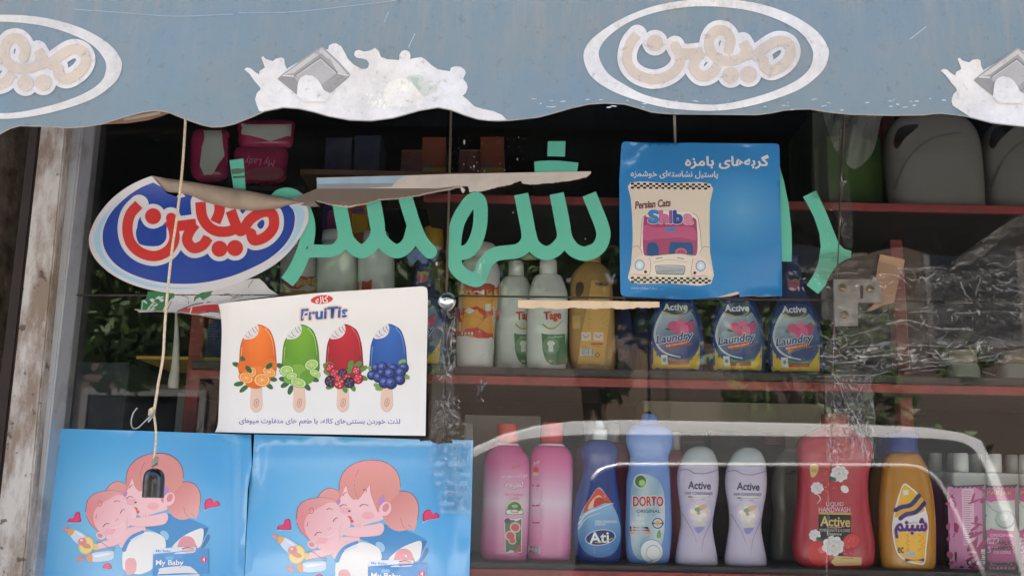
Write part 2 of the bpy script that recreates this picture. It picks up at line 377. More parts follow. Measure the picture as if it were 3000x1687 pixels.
# white car parked at the kerb (behind the photographer, mirrored in the lower panes)
CARY = 2.5
def W(x, y):            # where the car stands so that its mirror image lies as in the photograph (x,y: photo position /1.1646)
    p = P(x*3000/2576, y*3000/2576, CARY); return p.x, p.z
def car():
    t = thing('parked_car', 'white hatchback parked at the kerb, mirrored in the lower right panes', 'car', (.75, -3.3, -.12))
    white = flat('car_white', (228, 229, 230), .25, coat=.6, var=.02); dark = flat('car_glass', (20, 22, 24), .04, spec=.6); rub = flat('rubber', (22, 22, 23), .8); met = flat('chrome_trim', (236, 236, 236), .3, .3); fr = flat('door_frame', (74, 76, 78), .4)
    top = [W(*p) for p in ((1130, 1146), (1200, 1114), (1262, 1086), (1350, 1062), (1450, 1050), (1600, 1046), (1900, 1052), (2200, 1058), (2380, 1066), (2470, 1080), (2520, 1100), (2548, 1180), (2580, 1300), (2604, 1420))]
    zb = .62; side = [(-1.35, .30), (-1.42, .45), (-1.38, .66), (-1.1, .76), (-.42, .86)]+top+[(2.12, .8), (2.14, .45), (2.08, .3)]
    n = len(side); lean = lambda z: .16*max(0, z-.95)/.6
    bm = bmesh.new(); vs = [bm.verts.new((x, y+(-1 if y > -3 else 1)*lean(z), z)) for y in (-4.05, -CARY+.0) for x, z in side]
    for i in range(n): bm.faces.new((vs[i], vs[(i+1) % n], vs[n+(i+1) % n], vs[n+i]))
    bm.faces.new(vs[:n][::-1]); bm.faces.new(vs[n:]); bmesh.ops.recalc_face_normals(bm, faces=bm.faces)
    bmesh.ops.bevel(bm, geom=[e for e in bm.edges], offset=.012, segments=2, affect='EDGES', profile=.6)
    me = bpy.data.meshes.new('body')
    for p in bm.verts: p.co -= t.location
    bm.to_mesh(me); bm.free(); me.materials.append(white); o = bpy.data.objects.new('body', me); COL.objects.link(o); o.parent = t
    inner = cat([W(*p) for p in ((1440, 1450), (1470, 1300), (1490, 1220), (1515, 1182), (1570, 1166))], 4)+cat([W(*p) for p in ((2300, 1168), (2350, 1176), (2392, 1212), (2430, 1300), (2482, 1455))], 4)
    outer = cat([W(*p) for p in ((1130, 1450), (1140, 1250), (1156, 1172), (1200, 1140), (1265, 1112), (1350, 1094), (1500, 1085))], 4)+cat([W(*p) for p in ((2300, 1093), (2430, 1099), (2484, 1116), (2512, 1160), (2541, 1260), (2578, 1455))], 4)  # rear end widened over the white pillar, painting its shade dark grey
    for sgn in (1, -1):
        Y = lambda z, o: (-CARY-lean(z)+o) if sgn == 1 else (-4.05+lean(z)-o)
        mesh('door_frame', [(x, Y(z, .004), z) for x, z in outer], [tuple(range(len(outer)))], fr, t)
        w_ = mesh('side_window', [(x, Y(z, .008), z) for x, z in inner], [tuple(range(len(inner)))], dark, t)
        MB().tube([(x, Y(z, .011), z) for x, z in inner[9:]], .011, 6).build('window_trim', met, w_, True)
        for x in (-.72, 1.5):
            k = MB().add(wheel_geo(x, (-2.58 if sgn == 1 else -3.97), .19, .31)).build('wheel', rub, t, True)
            MB().add(wheel_geo(x, (-2.495 if sgn == 1 else -4.055), .19, .19, .03)).build('rim', met, k, True)
        MB().box(.95, min(Y(.7, .003), Y(.7, .028)), .74, 1.12, max(Y(.7, .003), Y(.7, .028)), .77).build('door_handle', met, t)
        MB().box(-1.2, min(Y(.5, .003), Y(.5, .014)), .44, 2.0, max(Y(.5, .003), Y(.5, .014)), .50).build('side_strip', rub, t)
    for y in (-2.8, -3.75): MB().box(-1.42, y-.18, .50, -1.36, y+.18, .62, .02).build('headlight', flat('lamp_glass', (220, 222, 225), .1), t)
def wheel_geo(x, y, z, r, wd=.16):
    bm = bmesh.new(); bmesh.ops.create_cone(bm, cap_ends=True, segments=28, radius1=r, radius2=r, depth=wd)
    for v in bm.verts: v.co = Vector((x+v.co.x, y+v.co.z, z+v.co.y))
    vv = [v.co.copy() for v in bm.verts]; bm.verts.index_update(); f = [tuple(q.index for q in p.verts) for p in bm.faces]; bm.free(); return vv, f
car()

# the shop: facade above the awning, side walls, dark interior
def wallmat():
    m, n, p, L = newmat('old_stone'); t = nz(n, 7, 9, rough=.7); r = ramp(n, t.outputs[0], [(.3, (.10, .065, .045)), (.5, (.22, .16, .11)), (.7, (.34, .28, .22))])
    t2 = nz(n, 26, 6); c = mixc(n, .4, r.outputs[0], ramp(n, t2.outputs[0], [(.35, (.05, .035, .03)), (.65, (.4, .34, .28))]).outputs[0]); L.new(c, p.inputs['Base Color']); p.inputs['Roughness'].default_value = .9; bump(n, p, t2.outputs[0], .6, .01); return m
stone = wallmat()
ZT = 2.42                                     # top of the window opening
XL = P(0, 900, 0).x-.02
sb = thing('shop_building', 'shop front with old brown stone wall beside and above the glass window', 'building', (0, .1, 0))
MB().box(-6, -.0, ZT, 6, .35, 3.6).build('upper_wall', flat('render', (160, 150, 138), .9, bmp=.4, dirt=.4), sb)
MB().box(-6, -.06, 0, XL-.02, .35, ZT-.002).build('side_wall', stone, sb)
MB().box(1.45, -.06, 0, 6, .35, ZT-.002).build('side_wall', stone, sb)
MB().box(XL-.02, -.04, 0, 1.45, .06, .72).build('base_wall', stone, sb)
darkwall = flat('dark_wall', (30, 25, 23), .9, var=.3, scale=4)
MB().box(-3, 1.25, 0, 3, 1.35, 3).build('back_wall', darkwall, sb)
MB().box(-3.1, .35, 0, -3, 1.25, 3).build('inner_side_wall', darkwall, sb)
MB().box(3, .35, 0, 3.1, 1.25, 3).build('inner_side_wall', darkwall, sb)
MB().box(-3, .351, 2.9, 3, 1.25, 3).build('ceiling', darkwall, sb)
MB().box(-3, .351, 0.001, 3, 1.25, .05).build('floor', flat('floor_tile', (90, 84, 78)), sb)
MB().box(-6, .35, 3.3, 6, 4, 3.6).build('roof', flat('concrete_roof', (140, 136, 130)), sb)

# window frame: weathered painted jamb and aluminium strip on the left, panes of glass
def paintmat():
    m, n, p, L = newmat('flaking_paint'); t = nz(n, 9, 9, rough=.72, stretch=(1.6, 1.6, .5)); c = mixc(n, ramp(n, t.outputs[0], [(.43, g3(0)), (.57, g3(1))]).outputs[0], (.19, .135, .095), (.41, .38, .34))
    t2 = nz(n, 45, 4); c = mixc(n, ramp(n, t2.outputs[0], [(.63, g3(0)), (.68, g3(.85))]).outputs[0], c, (.05, .035, .03)); L.new(c, p.inputs['Base Color']); p.inputs['Roughness'].default_value = .7; bump(n, p, t.outputs[0], .5, .004); return m
def alumat():
    m, n, p, L = newmat('dull_aluminium'); t = nz(n, 12, 8, rough=.7); c = mixc(n, ramp(n, t.outputs[0], [(.5, g3(0)), (.75, g3(.7))]).outputs[0], (.42, .43, .45), (.15, .12, .1)); L.new(c, p.inputs['Base Color']); p.inputs['Metallic'].default_value = .5; p.inputs['Roughness'].default_value = .5; return m
def bar_px(q, y0, y1, b=.003):
    """upright bar whose front face covers the traced quad (tl, tr, br, bl)"""
    a = [P(*p, y0) for p in q]; c = [Vector((p.x, y1, p.z)) for p in a]; v = a+c
    f = [(0, 3, 2, 1), (4, 5, 6, 7), (0, 1, 5, 4), (1, 2, 6, 5), (2, 3, 7, 6), (3, 0, 4, 7)]
    bm = bmesh.new(); vs = [bm.verts.new(p) for p in v]
    for k in f: bm.faces.new([vs[i] for i in k])
    if b: bmesh.ops.bevel(bm, geom=list(bm.edges), offset=b, segments=2, affect='EDGES')
    bmesh.ops.recalc_face_normals(bm, faces=bm.faces); bm.verts.index_update()
    vv = [p.co.copy() for p in bm.verts]; ff = [tuple(x.index for x in p.verts) for p in bm.faces]; bm.free(); return vv, ff
jam = thing('door_jamb', 'weathered white painted jamb with brown rust patches left of the window', 'door jamb', P(80, 1400, -.06))
MB().add(bar_px([(132, 250), (206, 250), (58, 1800), (-40, 1800)], -.075, 0)).build('post', paintmat(), jam)
MB().add(bar_px([(100, 250), (131, 250), (-41, 1800), (-85, 1800)], -.045, 0)).build('dark_rebate', flat('dark_rust', (44, 34, 28), .9, bmp=.5), jam)
alu = bar_px([(209, 250), (256, 250), (86, 1800), (46, 1800)], -.05, .03)
tag(MB().add(alu).build('window_frame', alumat()), 'dull aluminium frame strip along the left edge of the glass', 'window frame')
GLASS = clearmat('window_glass', (.97, .985, .98), .004, .016, (.46, .41, .38), boost=.68)
def pane(q, y, label):
    a = [P(*p, y) for p in q]; c = [p+Vector((0, .005, 0)) for p in a]
    return tag(mesh('window_pane', a+c, [(0, 3, 2, 1), (4, 5, 6, 7), (0, 1, 5, 4), (1, 2, 6, 5), (2, 3, 7, 6), (3, 0, 4, 7)], GLASS), label, 'glass pane', 'panes of the shop window')
pane([(248, -120), (1322, -120), (1306, 862), (190, 862)], 0, 'upper left glass pane behind the oval sticker')
pane([(1326, -120), (2476, -120), (2448, 876), (1310, 863)], .001, 'upper middle glass pane with the green lettering and blue square sticker')
pane([(2480, -120), (3800, -120), (3800, 897), (2452, 876)], 0, 'upper right glass pane in front of the white jugs')
pane([(190, 866), (1306, 866), (1290, 1830), (70, 1830)], .001, 'lower left glass pane behind the popsicle poster')
pane([(1310, 867), (2448, 880), (2420, 1830), (1294, 1830)], 0, 'lower middle glass pane in front of the pink and blue bottles')
pane([(2452, 880), (3800, 901), (3800, 1830), (2424, 1830)], .001, 'lower right glass pane in front of the garlic shampoo')
# dark rubber seams between the panes
sm = flat('seam_black', (40, 34, 30), .6)
tag(MB().add(bar_px([(190, 862.3), (1310, 862.3), (1310, 865.6), (190, 865.6)], -.002, .006, 0)).build('glass_seam', sm), 'dark horizontal joint between the upper and lower left panes', 'glass seam', 'joints between panes')
tag(MB().add(bar_px([(1312, 863.5), (2450, 877), (2450, 880), (1312, 866.5)], -.002, .006, 0)).build('glass_seam', sm), 'dark horizontal joint under the blue square sticker', 'glass seam', 'joints between panes')
tag(MB().add(bar_px([(1320, 250), (1326.5, 250), (1311, 860), (1305, 860)], -.002, .006, 0)).build('glass_seam', flat('seam_brown', (84, 70, 58), .4)), 'upright joint left of the tall green loop letter', 'glass seam', 'joints between panes')
tag(MB().add(bar_px([(2477, 250), (2480, 250), (2452, 872), (2449, 872)], -.002, .006, 0)).build('glass_seam', flat('seam_brown', (84, 70, 58), .4)), 'upright joint under the clear tape on the right', 'glass seam', 'joints between panes')

# ================================================================ awning
def awn_y(u, v):
    return VY + .009*math.sin(u/148.0+.6) + .003*math.sin(u/67.0+v/90.0) + .004*math.sin(v/70.0+u/300.0)
def mp_awn(u, v, k): return P(u, v, awn_y(u, v)-k*2.0-(.0007 if k > 0 else 0))
edge = T('R', '-500,352 -380,330 -250,352 -100,418 0,394 30,378 59,370 120,372 199,376 250,373 295,366 373,342 420,330 460,325 497,332 543,351 590,367 621,374 650,373 683,366 740,344 775,328 830,317 874,320 920,330 964,343 1026,354 1088,356 1150,348 1190,337 1228,326 1284,317 1321,324 1360,339 1399,351 1430,355 1461,356 1500,354 1578,345 1630,331 1675,318 1725,307 1772,304 1830,307 1870,318 1908,330 1945,334 1985,336 2121,337 2218,338 2258,333 2296,325 2335,322 2373,321 2424,330 2492,337 2610,340 2704,339 2735,335 2760,334 2828,342 2905,362 3000,373 3080,372 3160,350 3260,330 3400,350 3500,360 3700,340 3900,366 4300,350 4600,366')
aw = thing('awning', 'faded blue printed shop awning with scalloped edge across the top', 'awning', P(1500, 100, VY))
blue = lambda u, v: (107, 126, 134)
def clothmat():
    m, n, p, L = newmat('awning_cloth')
    a = n.nodes.new('ShaderNodeAttribute'); a.attribute_name = 'ink'
    st = nz(n, 27, 12, stretch=(1.3, 1, .13), rough=.82); s1 = ramp(n, st.outputs[0], [(.47, g3(0)), (.74, g3(.62))])
    tc = n.nodes.new('ShaderNodeTexCoord'); sx = n.nodes.new('ShaderNodeSeparateXYZ'); L.new(tc.outputs['Object'], sx.inputs[0])
    mr = n.nodes.new('ShaderNodeMapRange'); mr.inputs['From Min'].default_value = -.12; mr.inputs['From Max'].default_value = .09; L.new(sx.outputs['Z'], mr.inputs[0])
    mu = n.nodes.new('ShaderNodeMath'); mu.operation = 'MULTIPLY'; L.new(s1.outputs[0], mu.inputs[0]); L.new(mr.outputs[0], mu.inputs[1])
    c = mixc(n, mu.outputs[0], a.outputs['Color'], (.36, .29, .23))
    t2 = nz(n, 13, 12, rough=.8); c = mixc(n, ramp(n, t2.outputs[0], [(.40, g3(0)), (.76, g3(.55))]).outputs[0], c, (.235, .225, .21))
    t3 = nz(n, 70, 5, rough=.7); c = mixc(n, ramp(n, t3.outputs[0], [(.58, g3(0)), (.72, g3(.5))]).outputs[0], c, (.11, .11, .115))
    L.new(c, p.inputs['Base Color']); p.inputs['Roughness'].default_value = .6; p.inputs['Specular IOR Level'].default_value = .3
    bump(n, p, nz(n, 16, 4).outputs[0], .25, .01); return m
A = Art(mp_awn, step=42)
A.poly([(-500, -160)]+[(x, -160) for x in range(-400, 4600, 100)]+[(4600, -160)]+edge[::-1], blue, 0)
def fr(s, o): return [(x+o[0], y+o[1]) for x, y in s]
# cream splash with a chocolate square and a strawberry, printed twice
SPL = T('B', '50,655 75,640 110,645 150,680 190,705 195,670 230,650 245,640 232,600 210,545 228,533 255,560 320,580 350,555 400,545 428,560 432,610 455,655 470,640 560,590 760,460 842,470 850,430 880,415 920,412 965,440 1000,500 1030,560 1080,610 1140,645 1190,655 1218,640 1228,600 1205,565 1160,555 1110,548 1087,520 1095,485 1130,472 1180,490 1235,480 1285,455 1318,485 1340,540 1400,562 1510,570 1515,520 1535,485 1570,475 1605,490 1618,520 1615,560 1660,550 1720,542 1760,565 1820,620 1880,658 1990,675 2000,640 2040,628 2090,632 2130,660 2140,690 2115,745 2150,790 2158,830 2140,880 2110,905 2160,945 2220,1005 2300,1030 2400,1050 2480,1085 2535,1140')
SPR = SPL+[(1461, 356), (1399, 351), (1360, 339), (1321, 324), (1284, 317), (1228, 326), (1190, 337), (1150, 348), (1088, 356), (1026, 354), (964, 343), (920, 330), (874, 320), (830, 317), (775, 328)]+T('B', '190,1050 165,985 152,940 170,880 205,845 195,820 150,770 100,700')
WHT = (212, 208, 203)
def splash(o, shift=(0, 0), cut=False):
    pts = fr(SPR, shift)
    if cut:
        pts = fr(T('B', '50,655 75,640 110,645 150,680 190,705 195,670 230,650 245,640 232,600 210,545 228,533 255,560 320,580 350,555 400,545 428,560 432,610 455,655 470,640 560,590 760,460 842,470 850,430 880,415 920,412 965,440 1030,560 1190,655 1300,480 1340,540 1500,570 1720,542 1880,658 2000,650'), shift)+[(3480, 350), (3400, 349), (3260, 330), (3160, 350), (3080, 371), (3000, 372), (2905, 361), (2846, 345)]+fr(T('B', '165,985 152,940 170,880 205,845 195,820 150,770 100,700'), shift)
    o.poly(pts, WHT, 1)
    ch = lambda s: fr(T('B', s), shift)
    o.poly(ch('360,745 410,700 770,440 800,450 940,580 1050,700 1040,730 860,882 800,850 560,890 545,895'), (150, 146, 142), 2)
    o.poly(ch('410,715 780,455 920,585 1020,700 940,690 780,500 520,690'), (188, 184, 178), 3)
    o.poly(ch('520,720 770,560 800,570 930,690 780,800 600,830'), (166, 163, 159), 4)
    o.stroke(ch('525,720 770,545 925,690'), 5, (120, 117, 114), 5, smooth=0)
    o.stroke(ch('545,715 770,560 915,695'), 3, (190, 188, 184), 6, smooth=0)
    o.poly(ch('370,750 410,715 520,735 600,840 550,890'), (134, 131, 128), 3)
    o.stroke(ch('415,715 550,722'), 4, (205, 202, 198), 4, smooth=0); o.stroke(ch('925,690 1030,715'), 4, (205, 202, 198), 4, smooth=0)
    o.poly(ch('790,850 940,690 1040,715 860,880'), (142, 140, 138), 3)
    o.poly(ch('545,900 555,790 580,735 630,710 690,715 740,750 775,800 800,850 860,884 820,960 600,960'), WHT, 7)
splash(A); splash(A, (2040, 4), True)
st = lambda s: T('B', s)
for s, c, k in (('1370,930 1380,830 1450,760 1560,745 1640,800 1700,870 1760,960 1650,1000 1500,1010 1400,990', (226, 221, 206), 2),
                ('1420,900 1450,820 1520,790 1580,830 1560,930 1480,960', (232, 226, 214), 3),
                ('1580,740 1620,715 1720,712 1740,760 1700,790 1780,770 1830,765 1790,800 1870,810 1860,860 1800,870 1760,910 1690,860 1660,800', (192, 196, 182), 4),
                ('1620,730 1700,740 1680,790 1720,830 1700,850 1650,800', (172, 178, 164), 5)): A.poly(st(s), c, k, 3)
for i in range(60):
    q = random.Random(i); x, y = q.uniform(1200, 1730), q.uniform(880, 1010); A.ell(st('%f,%f' % (x, y))[0], q.uniform(2, 9), q.uniform(1.5, 5), (226+q.randrange(10), 222+q.randrange(8), 208+q.randrange(16)), 3+.01*i, q.uniform(0, 180), 8)
# round emblem: white ring, cream lettering with white edge
def ring(o, c, outer, inner, col, k):
    vs, fs = fill([outer], 30)
    def ins(p):
        r = False; j = len(inner)-1
        for i in range(len(inner)):
            if (inner[i][1] > p[1]) != (inner[j][1] > p[1]) and p[0] < (inner[j][0]-inner[i][0])*(p[1]-inner[i][1])/(inner[j][1]-inner[i][1])+inner[i][0]: r = not r
            j = i
        return r
    n1, n2 = len(outer), len(inner)
    r = geometry.delaunay_2d_cdt([Vector(p) for p in ccw(outer)+ccw(inner)], [], [list(range(n1)), list(range(n1, n1+n2))], 0, 1e-4)
    o._add([tuple(p) for p in r[0]], [tuple(f) for f, q in zip(r[2], r[5]) if list(q) == [0]], col, k)
def oval(c, pts): return cat(T(c, pts), 8, True)
LOGO = dict(
 strokes=['945,262 892,330 868,430 890,510 960,572 1070,600 1180,572 1255,505 1272,430 1245,372', '1230,345 1262,395 1340,405 1440,392', '1440,392 1385,455 1375,520 1425,575 1495,562 1555,492',
          '1632,385 1650,300 1600,232 1530,240 1490,310 1500,390 1560,445 1650,462 1740,430 1760,395', '1742,318 1812,442', '1812,442 1900,368 2000,310 2080,328 2105,400 2060,480 1965,535 1905,505 1900,450'],
 dots=['1080,325', '1650,568', '1785,562'])
def logo(o, tfm, col, edge_, wd, ew, k):
    ss = [[tfm(*p) for p in T('C', s)] for s in LOGO['strokes']]
    dd = [tfm(*T('C', s)[0]) for s in LOGO['dots']]
    def circ(c, r): return [(c[0]+r*math.cos(t), c[1]+r*math.sin(t)) for t in (2*math.pi*i/24 for i in range(24))]
    o.strokes([(s, wd+2*ew, 6, False, False, None) for s in ss], edge_, k); o.polys([circ(d, wd*.82+ew) for d in dd], edge_, k+1)
    for i, s in enumerate(ss): o.stroke(s, wd, col, k+2+i*.3, 6, butt=True)
    for d in dd: o.poly(circ(d, wd*.82), col, k+4.2)
OV_O = '540,440 575,330 700,220 900,110 1150,30 1480,-6 1800,18 2080,100 2280,220 2370,330 2390,420 2340,540 2180,670 1950,760 1700,820 1480,838 1200,820 980,770 760,690 600,580'
OV_I = '655,420 690,320 800,220 950,140 1180,75 1450,50 1750,75 1980,140 2160,235 2250,340 2272,430 2230,540 2090,640 1850,730 1550,790 1250,770 1010,720 850,640 720,550'
ring(A, None, oval('C', OV_O), oval('C', OV_I), (212, 208, 202), 1)
logo(A, lambda x, y: (x, y), (196, 178, 158), (210, 205, 200), 29, 14, 2)
def tl(x, y):   # second emblem at the left end: same print, half outside the picture
    return (x-2071.0+.0*(y), y+22+.0*x)
ring(A, None, [(tl(*p)[0], 196+(p[1]-161)*.93) for p in oval('C', OV_O)], [(tl(*p)[0], 196+(p[1]-161)*.93) for p in oval('C', OV_I)], (204, 199, 193), 1)
logo(A, lambda x, y: (x-2066, y+24), (196, 178, 158), (206, 200, 195), 29, 14, 2)
# scuffs
for s, wd in (('R', 2),):
    A.stroke(T('A', '700,90 1100,118 1500,148 1750,155 2200,135'), 1.4, (158, 178, 188), 1.5); A.stroke(T('B', '0,125 450,118 900,75 1500,5'), 1.6, (150, 178, 198), 1.5)
    A.stroke(T('B', '1660,320 1600,450'), 2.2, (160, 186, 206), 1.5); A.stroke(T('D', '1180,372 1330,255'), 2, (176, 186, 192), 1.5); A.stroke(T('B', '1410,120 1370,210'), 2.4, (140, 176, 204), 1.5)
q = random.Random(4)
for i in range(46):
    x = q.uniform(1560, 2900); y = q.choice([296, 300, 310, 318, 322])+q.uniform(-6, 6)
    A.ell((x, y-4), q.uniform(2, 10), q.uniform(.7, 2), (190, 199, 208), 1.3+i*.02, q.uniform(-8, 8), 8)
A.stroke([(x, y-1.5) for x, y in edge], 3.2, (150, 140, 128), 1.4, smooth=0)
A.build('valance', clothmat(), aw, True)
# sloping top, its front bar and the rolled cloth behind the scallops
zt = P(1500, -160, VY).z
g = MB(); n = 24
vv = []; ff = []
for j in range(7):
    for i in range(n+1):
        x = -1.15+3.2*i/n; t = j/6; vv.append((x, VY+.012*math.sin(x*9)*(1-t)+(t*(.37)), zt-.006+(x*math.tan(-ROLL*0))+t*.42-.03*math.sin(math.pi*t)))
for j in range(6):
    for i in range(n): ff.append((j*(n+1)+i, j*(n+1)+i+1, (j+1)*(n+1)+i+1, (j+1)*(n+1)+i))
mesh('canopy', vv, ff, flat('awning_blue', (110, 140, 165), .7, dirt=.3), aw, True)
MB().tube([(-1.15, VY+.05, zt-.03), (2.05, VY+.05, zt-.03)], .018, 10).build('front_bar', flat('steel_grey', (110, 108, 104), .5, .6), aw, True)
for x in (-1.1, 2.0): MB().tube([(x, VY+.05, zt-.03), (x, -.005, zt-.28)], .014, 8).build('arm', flat('steel_grey', (110, 108, 104), .5, .6), aw, True)
def mp_curl(u, v, k): return P(u, v, VY+.03-k)
B = Art(mp_curl, step=20); B.poly(T('A', '900,1180 1060,1120 1250,1060 1450,1035 1640,1050 1560,1085 1400,1135 1200,1165'), (150, 112, 84), 0); B.stroke(T('A', '1180,1125 1350,1095 1500,1065'), 9, (186, 176, 164), 1)
B.build('folded_hem', inkmat('hem', .8, dirt=.4), aw)
# ================================================================ lofted shapes (bottles, jars, the pull weight)
class Loft:
    """upright body traced as rows (photo y, left x, right x) on the plane y = Y; depth dr*half width, superellipse n"""
    def __init__(s, crop, rows, Y, dr=.6, n=2.4, bmax=None, fine=5, smooth=True):
        s.Y = Y; s.n = n; q = []
        for r in rows:
            (xl, y), (xr, _) = T(crop, '%f,%f %f,%f' % (r[1], r[0], r[2], r[0])); a, b = P(xl, y, Y), P(xr, y, Y)
            q.append(((a.z+b.z)/2, (a.x+b.x)/2, (b.x-a.x)/2))
        q.sort(key=lambda t: t[0]); s.q = q
        s.rows = []
        ks = q if not smooth else [q[0]]+cat(q, fine)[1:-1]+[q[-1]]
        z = -9
        for t in ks:
            if t[0] <= z+1e-5: continue
            z = t[0]; s.rows.append((t[0], t[1], max(t[2], 1e-4)))
        s.dr = dr; s.bmax = bmax
        s.z0, s.z1 = s.rows[0][0], s.rows[-1][0]; s.cx = s.rows[0][1]
    def at(s, z):
        r = s.rows
        if z <= r[0][0]: return r[0][1], r[0][2]
        for i in range(len(r)-1):
            if z <= r[i+1][0]:
                t = (z-r[i][0])/(r[i+1][0]-r[i][0]); return r[i][1]+(r[i+1][1]-r[i][1])*t, r[i][2]+(r[i+1][2]-r[i][2])*t
        return r[-1][1], r[-1][2]
    def b(s, a): 
        v = a*s.dr
        return min(v, s.bmax) if s.bmax else v
    def geo(s, seg=36):
        v = []; f = []; e = 2/s.n
        for z, cx, a in s.rows:
            b = s.b(a)
            for j in range(seg):
                t = 2*math.pi*j/seg; c, q = math.cos(t), math.sin(t)
                v.append(Vector((cx+a*math.copysign(abs(c)**e, c), s.Y+b*math.copysign(abs(q)**e, q), z)))
        N = len(s.rows)
        for i in range(N-1):
            for j in range(seg): f.append((i*seg+j, i*seg+(j+1) % seg, (i+1)*seg+(j+1) % seg, (i+1)*seg+j))
        f.append(tuple(range(seg))[::-1]); f.append(tuple((N-1)*seg+j for j in range(seg)))
        return v, f
    def front(s, u, v, k):
        y = s.Y-s.b(s.rows[len(s.rows)//2][2])
        for _ in range(4):
            p = P(u, v, y); cx, a = s.at(p.z); t = min(abs(p.x-cx)/a, .985); y = s.Y-s.b(a)*(1-t**s.n)**(1/s.n)
        return P(u, v, y-k*2.5-.0004)
    def build(s, name, mat, parent=None, col=None, seg=36):
        v, f = s.geo(seg); cols = None
        if col:
            cols = []
            for q in f:
                for i in q: cols.append(lin(col((v[i].z-s.z0)/(s.z1-s.z0)))) 
        o = mesh(name, v, f, mat, parent, True, cols)
        for p in o.data.polygons[-2:]: p.use_smooth = False
        return o
def sheet(Y, fn=None): return (lambda u, v, k: P(u, v, Y+(fn(u, v) if fn else 0)-k))
PAPER = inkmat('poster_paper', .45, .4, .05, gain=.86, bmp=.06, scale=9)
GLOSS = inkmat('laminated_print', .22, .5, .06, gain=.84, coat=.35, bmp=.08, scale=8)
VINYL = inkmat('vinyl_print', .35, .45, .07, gain=.84, bmp=.04, scale=18)
TORN = inkmat('torn_card', .85, .2, .3, gain=.86, scale=26)

# ================================================================ green lettering stuck on the panes
GR = (98, 190, 164)
LG = 'cut green vinyl letters on the glass'
def letter(label, fn, Y=-.0006):
    A = Art(sheet(Y)); fn(A); return tag(A.build('vinyl_letter', VINYL), label, 'vinyl letter', LG)
F = lambda s: T('F', s)
def q_sh(A):
    w_ = 113*.3688
    A.strokes([(F('2240,512 2292,640 2340,765 2352,850 2310,940 2215,984 2125,960 2062,885 2035,790 1982,508'), w_, 6, 0, True), (F('1982,508 2040,820 1995,930 1905,980 1815,940 1768,850 1700,512'), w_, 6, 0, True),
               (F('1700,512 1755,800 1745,900 1680,960 1580,975 1500,988 1430,1040 1395,1105 1365,1180 1330,1192 1250,1160 1190,1105 1170,1040 1166,960 1172,850 1195,740 1240,650 1300,570 1350,552 1376,610 1372,760 1335,890 1275,965 1190,982'), w_, 5, 0, True)], GR, 0)
    A.stroke(F('1345,1192 1425,1110 1390,1195'), 60*.3688, GR, .5, 0)
letter('large green vinyl letters, a loop and three upright teeth left of the square sticker', q_sh)
letter('small green vinyl square, the dot above the torn paper strip', lambda A: A.poly(F('1912,93 2052,92 2048,215 1908,212'), GR, 0))
letter('short green vinyl bar directly under the square dot', lambda A: A.poly(F('1803,256 1850,249 1930,246 2000,247 2155,263 2142,345 1808,348'), GR, 0))
def q_su(A):
    w_ = 113*.3688
    E2F = lambda s: T('E', s)
    A.strokes([(F('762,480 835,720 885,850 930,920 975,968'), w_, 5, 0, False), (F('845,770 805,905 710,965 612,905 565,815 515,510'), w_, 6, 0, True), (F('515,510 562,790 515,910 430,966 345,910 302,825 252,560'), w_, 6, 0, True),
               (F('252,560 300,800 262,920 190,962 60,962 -20,964')+E2F('1760,932 1690,932'), 100*.3688, 5, 0, False), (E2F('1465,580 1500,545 1560,536 1620,565 1665,640 1695,740 1690,850 1660,950 1612,1060 1548,1150'), 104*.414, 6, 0, True)], GR, 0)
    A.poly(E2F('1685,905 1700,890 1695,915 1680,920'), (60, 90, 76), 1)
letter('green vinyl letter group with teeth and a long tail, partly under the oval sticker', q_su)
def q_al(A):
    A.poly(T('E', '1140,290 1240,277 1256,512 1170,497'), GR, 0); A.poly(T('E', '1152,352 1200,346 1246,350 1248,372 1210,386 1160,388'), (92, 112, 96), 1); A.poly(T('E', '1165,402 1252,398 1250,412 1168,418'), (66, 92, 78), 1)
letter('short upright green vinyl stroke above the oval sticker with old tape on it', q_al)
letter('tall curved green vinyl stroke along the square sticker right edge', lambda A: A.poly(T('G', '1330,120 1395,270 1440,420 1480,620 1502,820 1505,960 1502,1076 1330,1076'), GR, 0))
letter('slanted green vinyl letter with a bent tail touched by clear tape', lambda A: A.poly(T('H', '388,628 485,580 560,740 620,890 655,975 695,1015 748,1030 746,1080 700,1098 640,1135 592,1205 552,1290 500,1350 415,1285 465,1210 502,1120 520,1000 510,900 470,780 430,700'), GR, 0))

# ================================================================ torn oval sticker
ov = thing('oval_sticker', 'blue oval shop sticker with red lettering, its top edge peeled and curling down', 'sticker', P(600, 680, -.004))
E_ = lambda s: T('E', s)
sy = lambda u, v: -.004-.006*max(0, (560-v)/60.0)*(1 if v < 560 else 0)
A = Art(sheet(-.003, lambda u, v: -.012*max(0, min(1, (610-v)/90.0))**2), step=16)
OVL = cat(E_('590,400 500,435 400,490 300,570 210,680 160,780 145,850 160,930 210,1010 300,1090 420,1155 560,1200 700,1225 850,1232 1000,1215 1150,1175 1300,1115 1440,1040 1540,960 1630,850 1690,740 1700,680 1690,620 1662,588'), 5)
TOPC = cat(E_('1662,588 1560,606 1480,630 1350,644 1250,641 1100,618 950,578 870,543 800,514'), 4)+E_('780,552 730,535 695,520 660,478 625,440 590,402')
A.poly(OVL+TOPC[1:-1], (214, 211, 212), 0)
def clipo(pts):   # keep a traced shape under the peeled edge
    out = []
    tc = sorted(TOPC)
    for x, y in pts:
        yb = -1e9
        for i in range(len(tc)-1):
            if tc[i][0] <= x <= tc[i+1][0]:
                t = (x-tc[i][0])/max(1e-6, tc[i+1][0]-tc[i][0]); yb = tc[i][1]+(tc[i+1][1]-tc[i][1])*t
        out.append((x, max(y, yb+.3)))
    return out
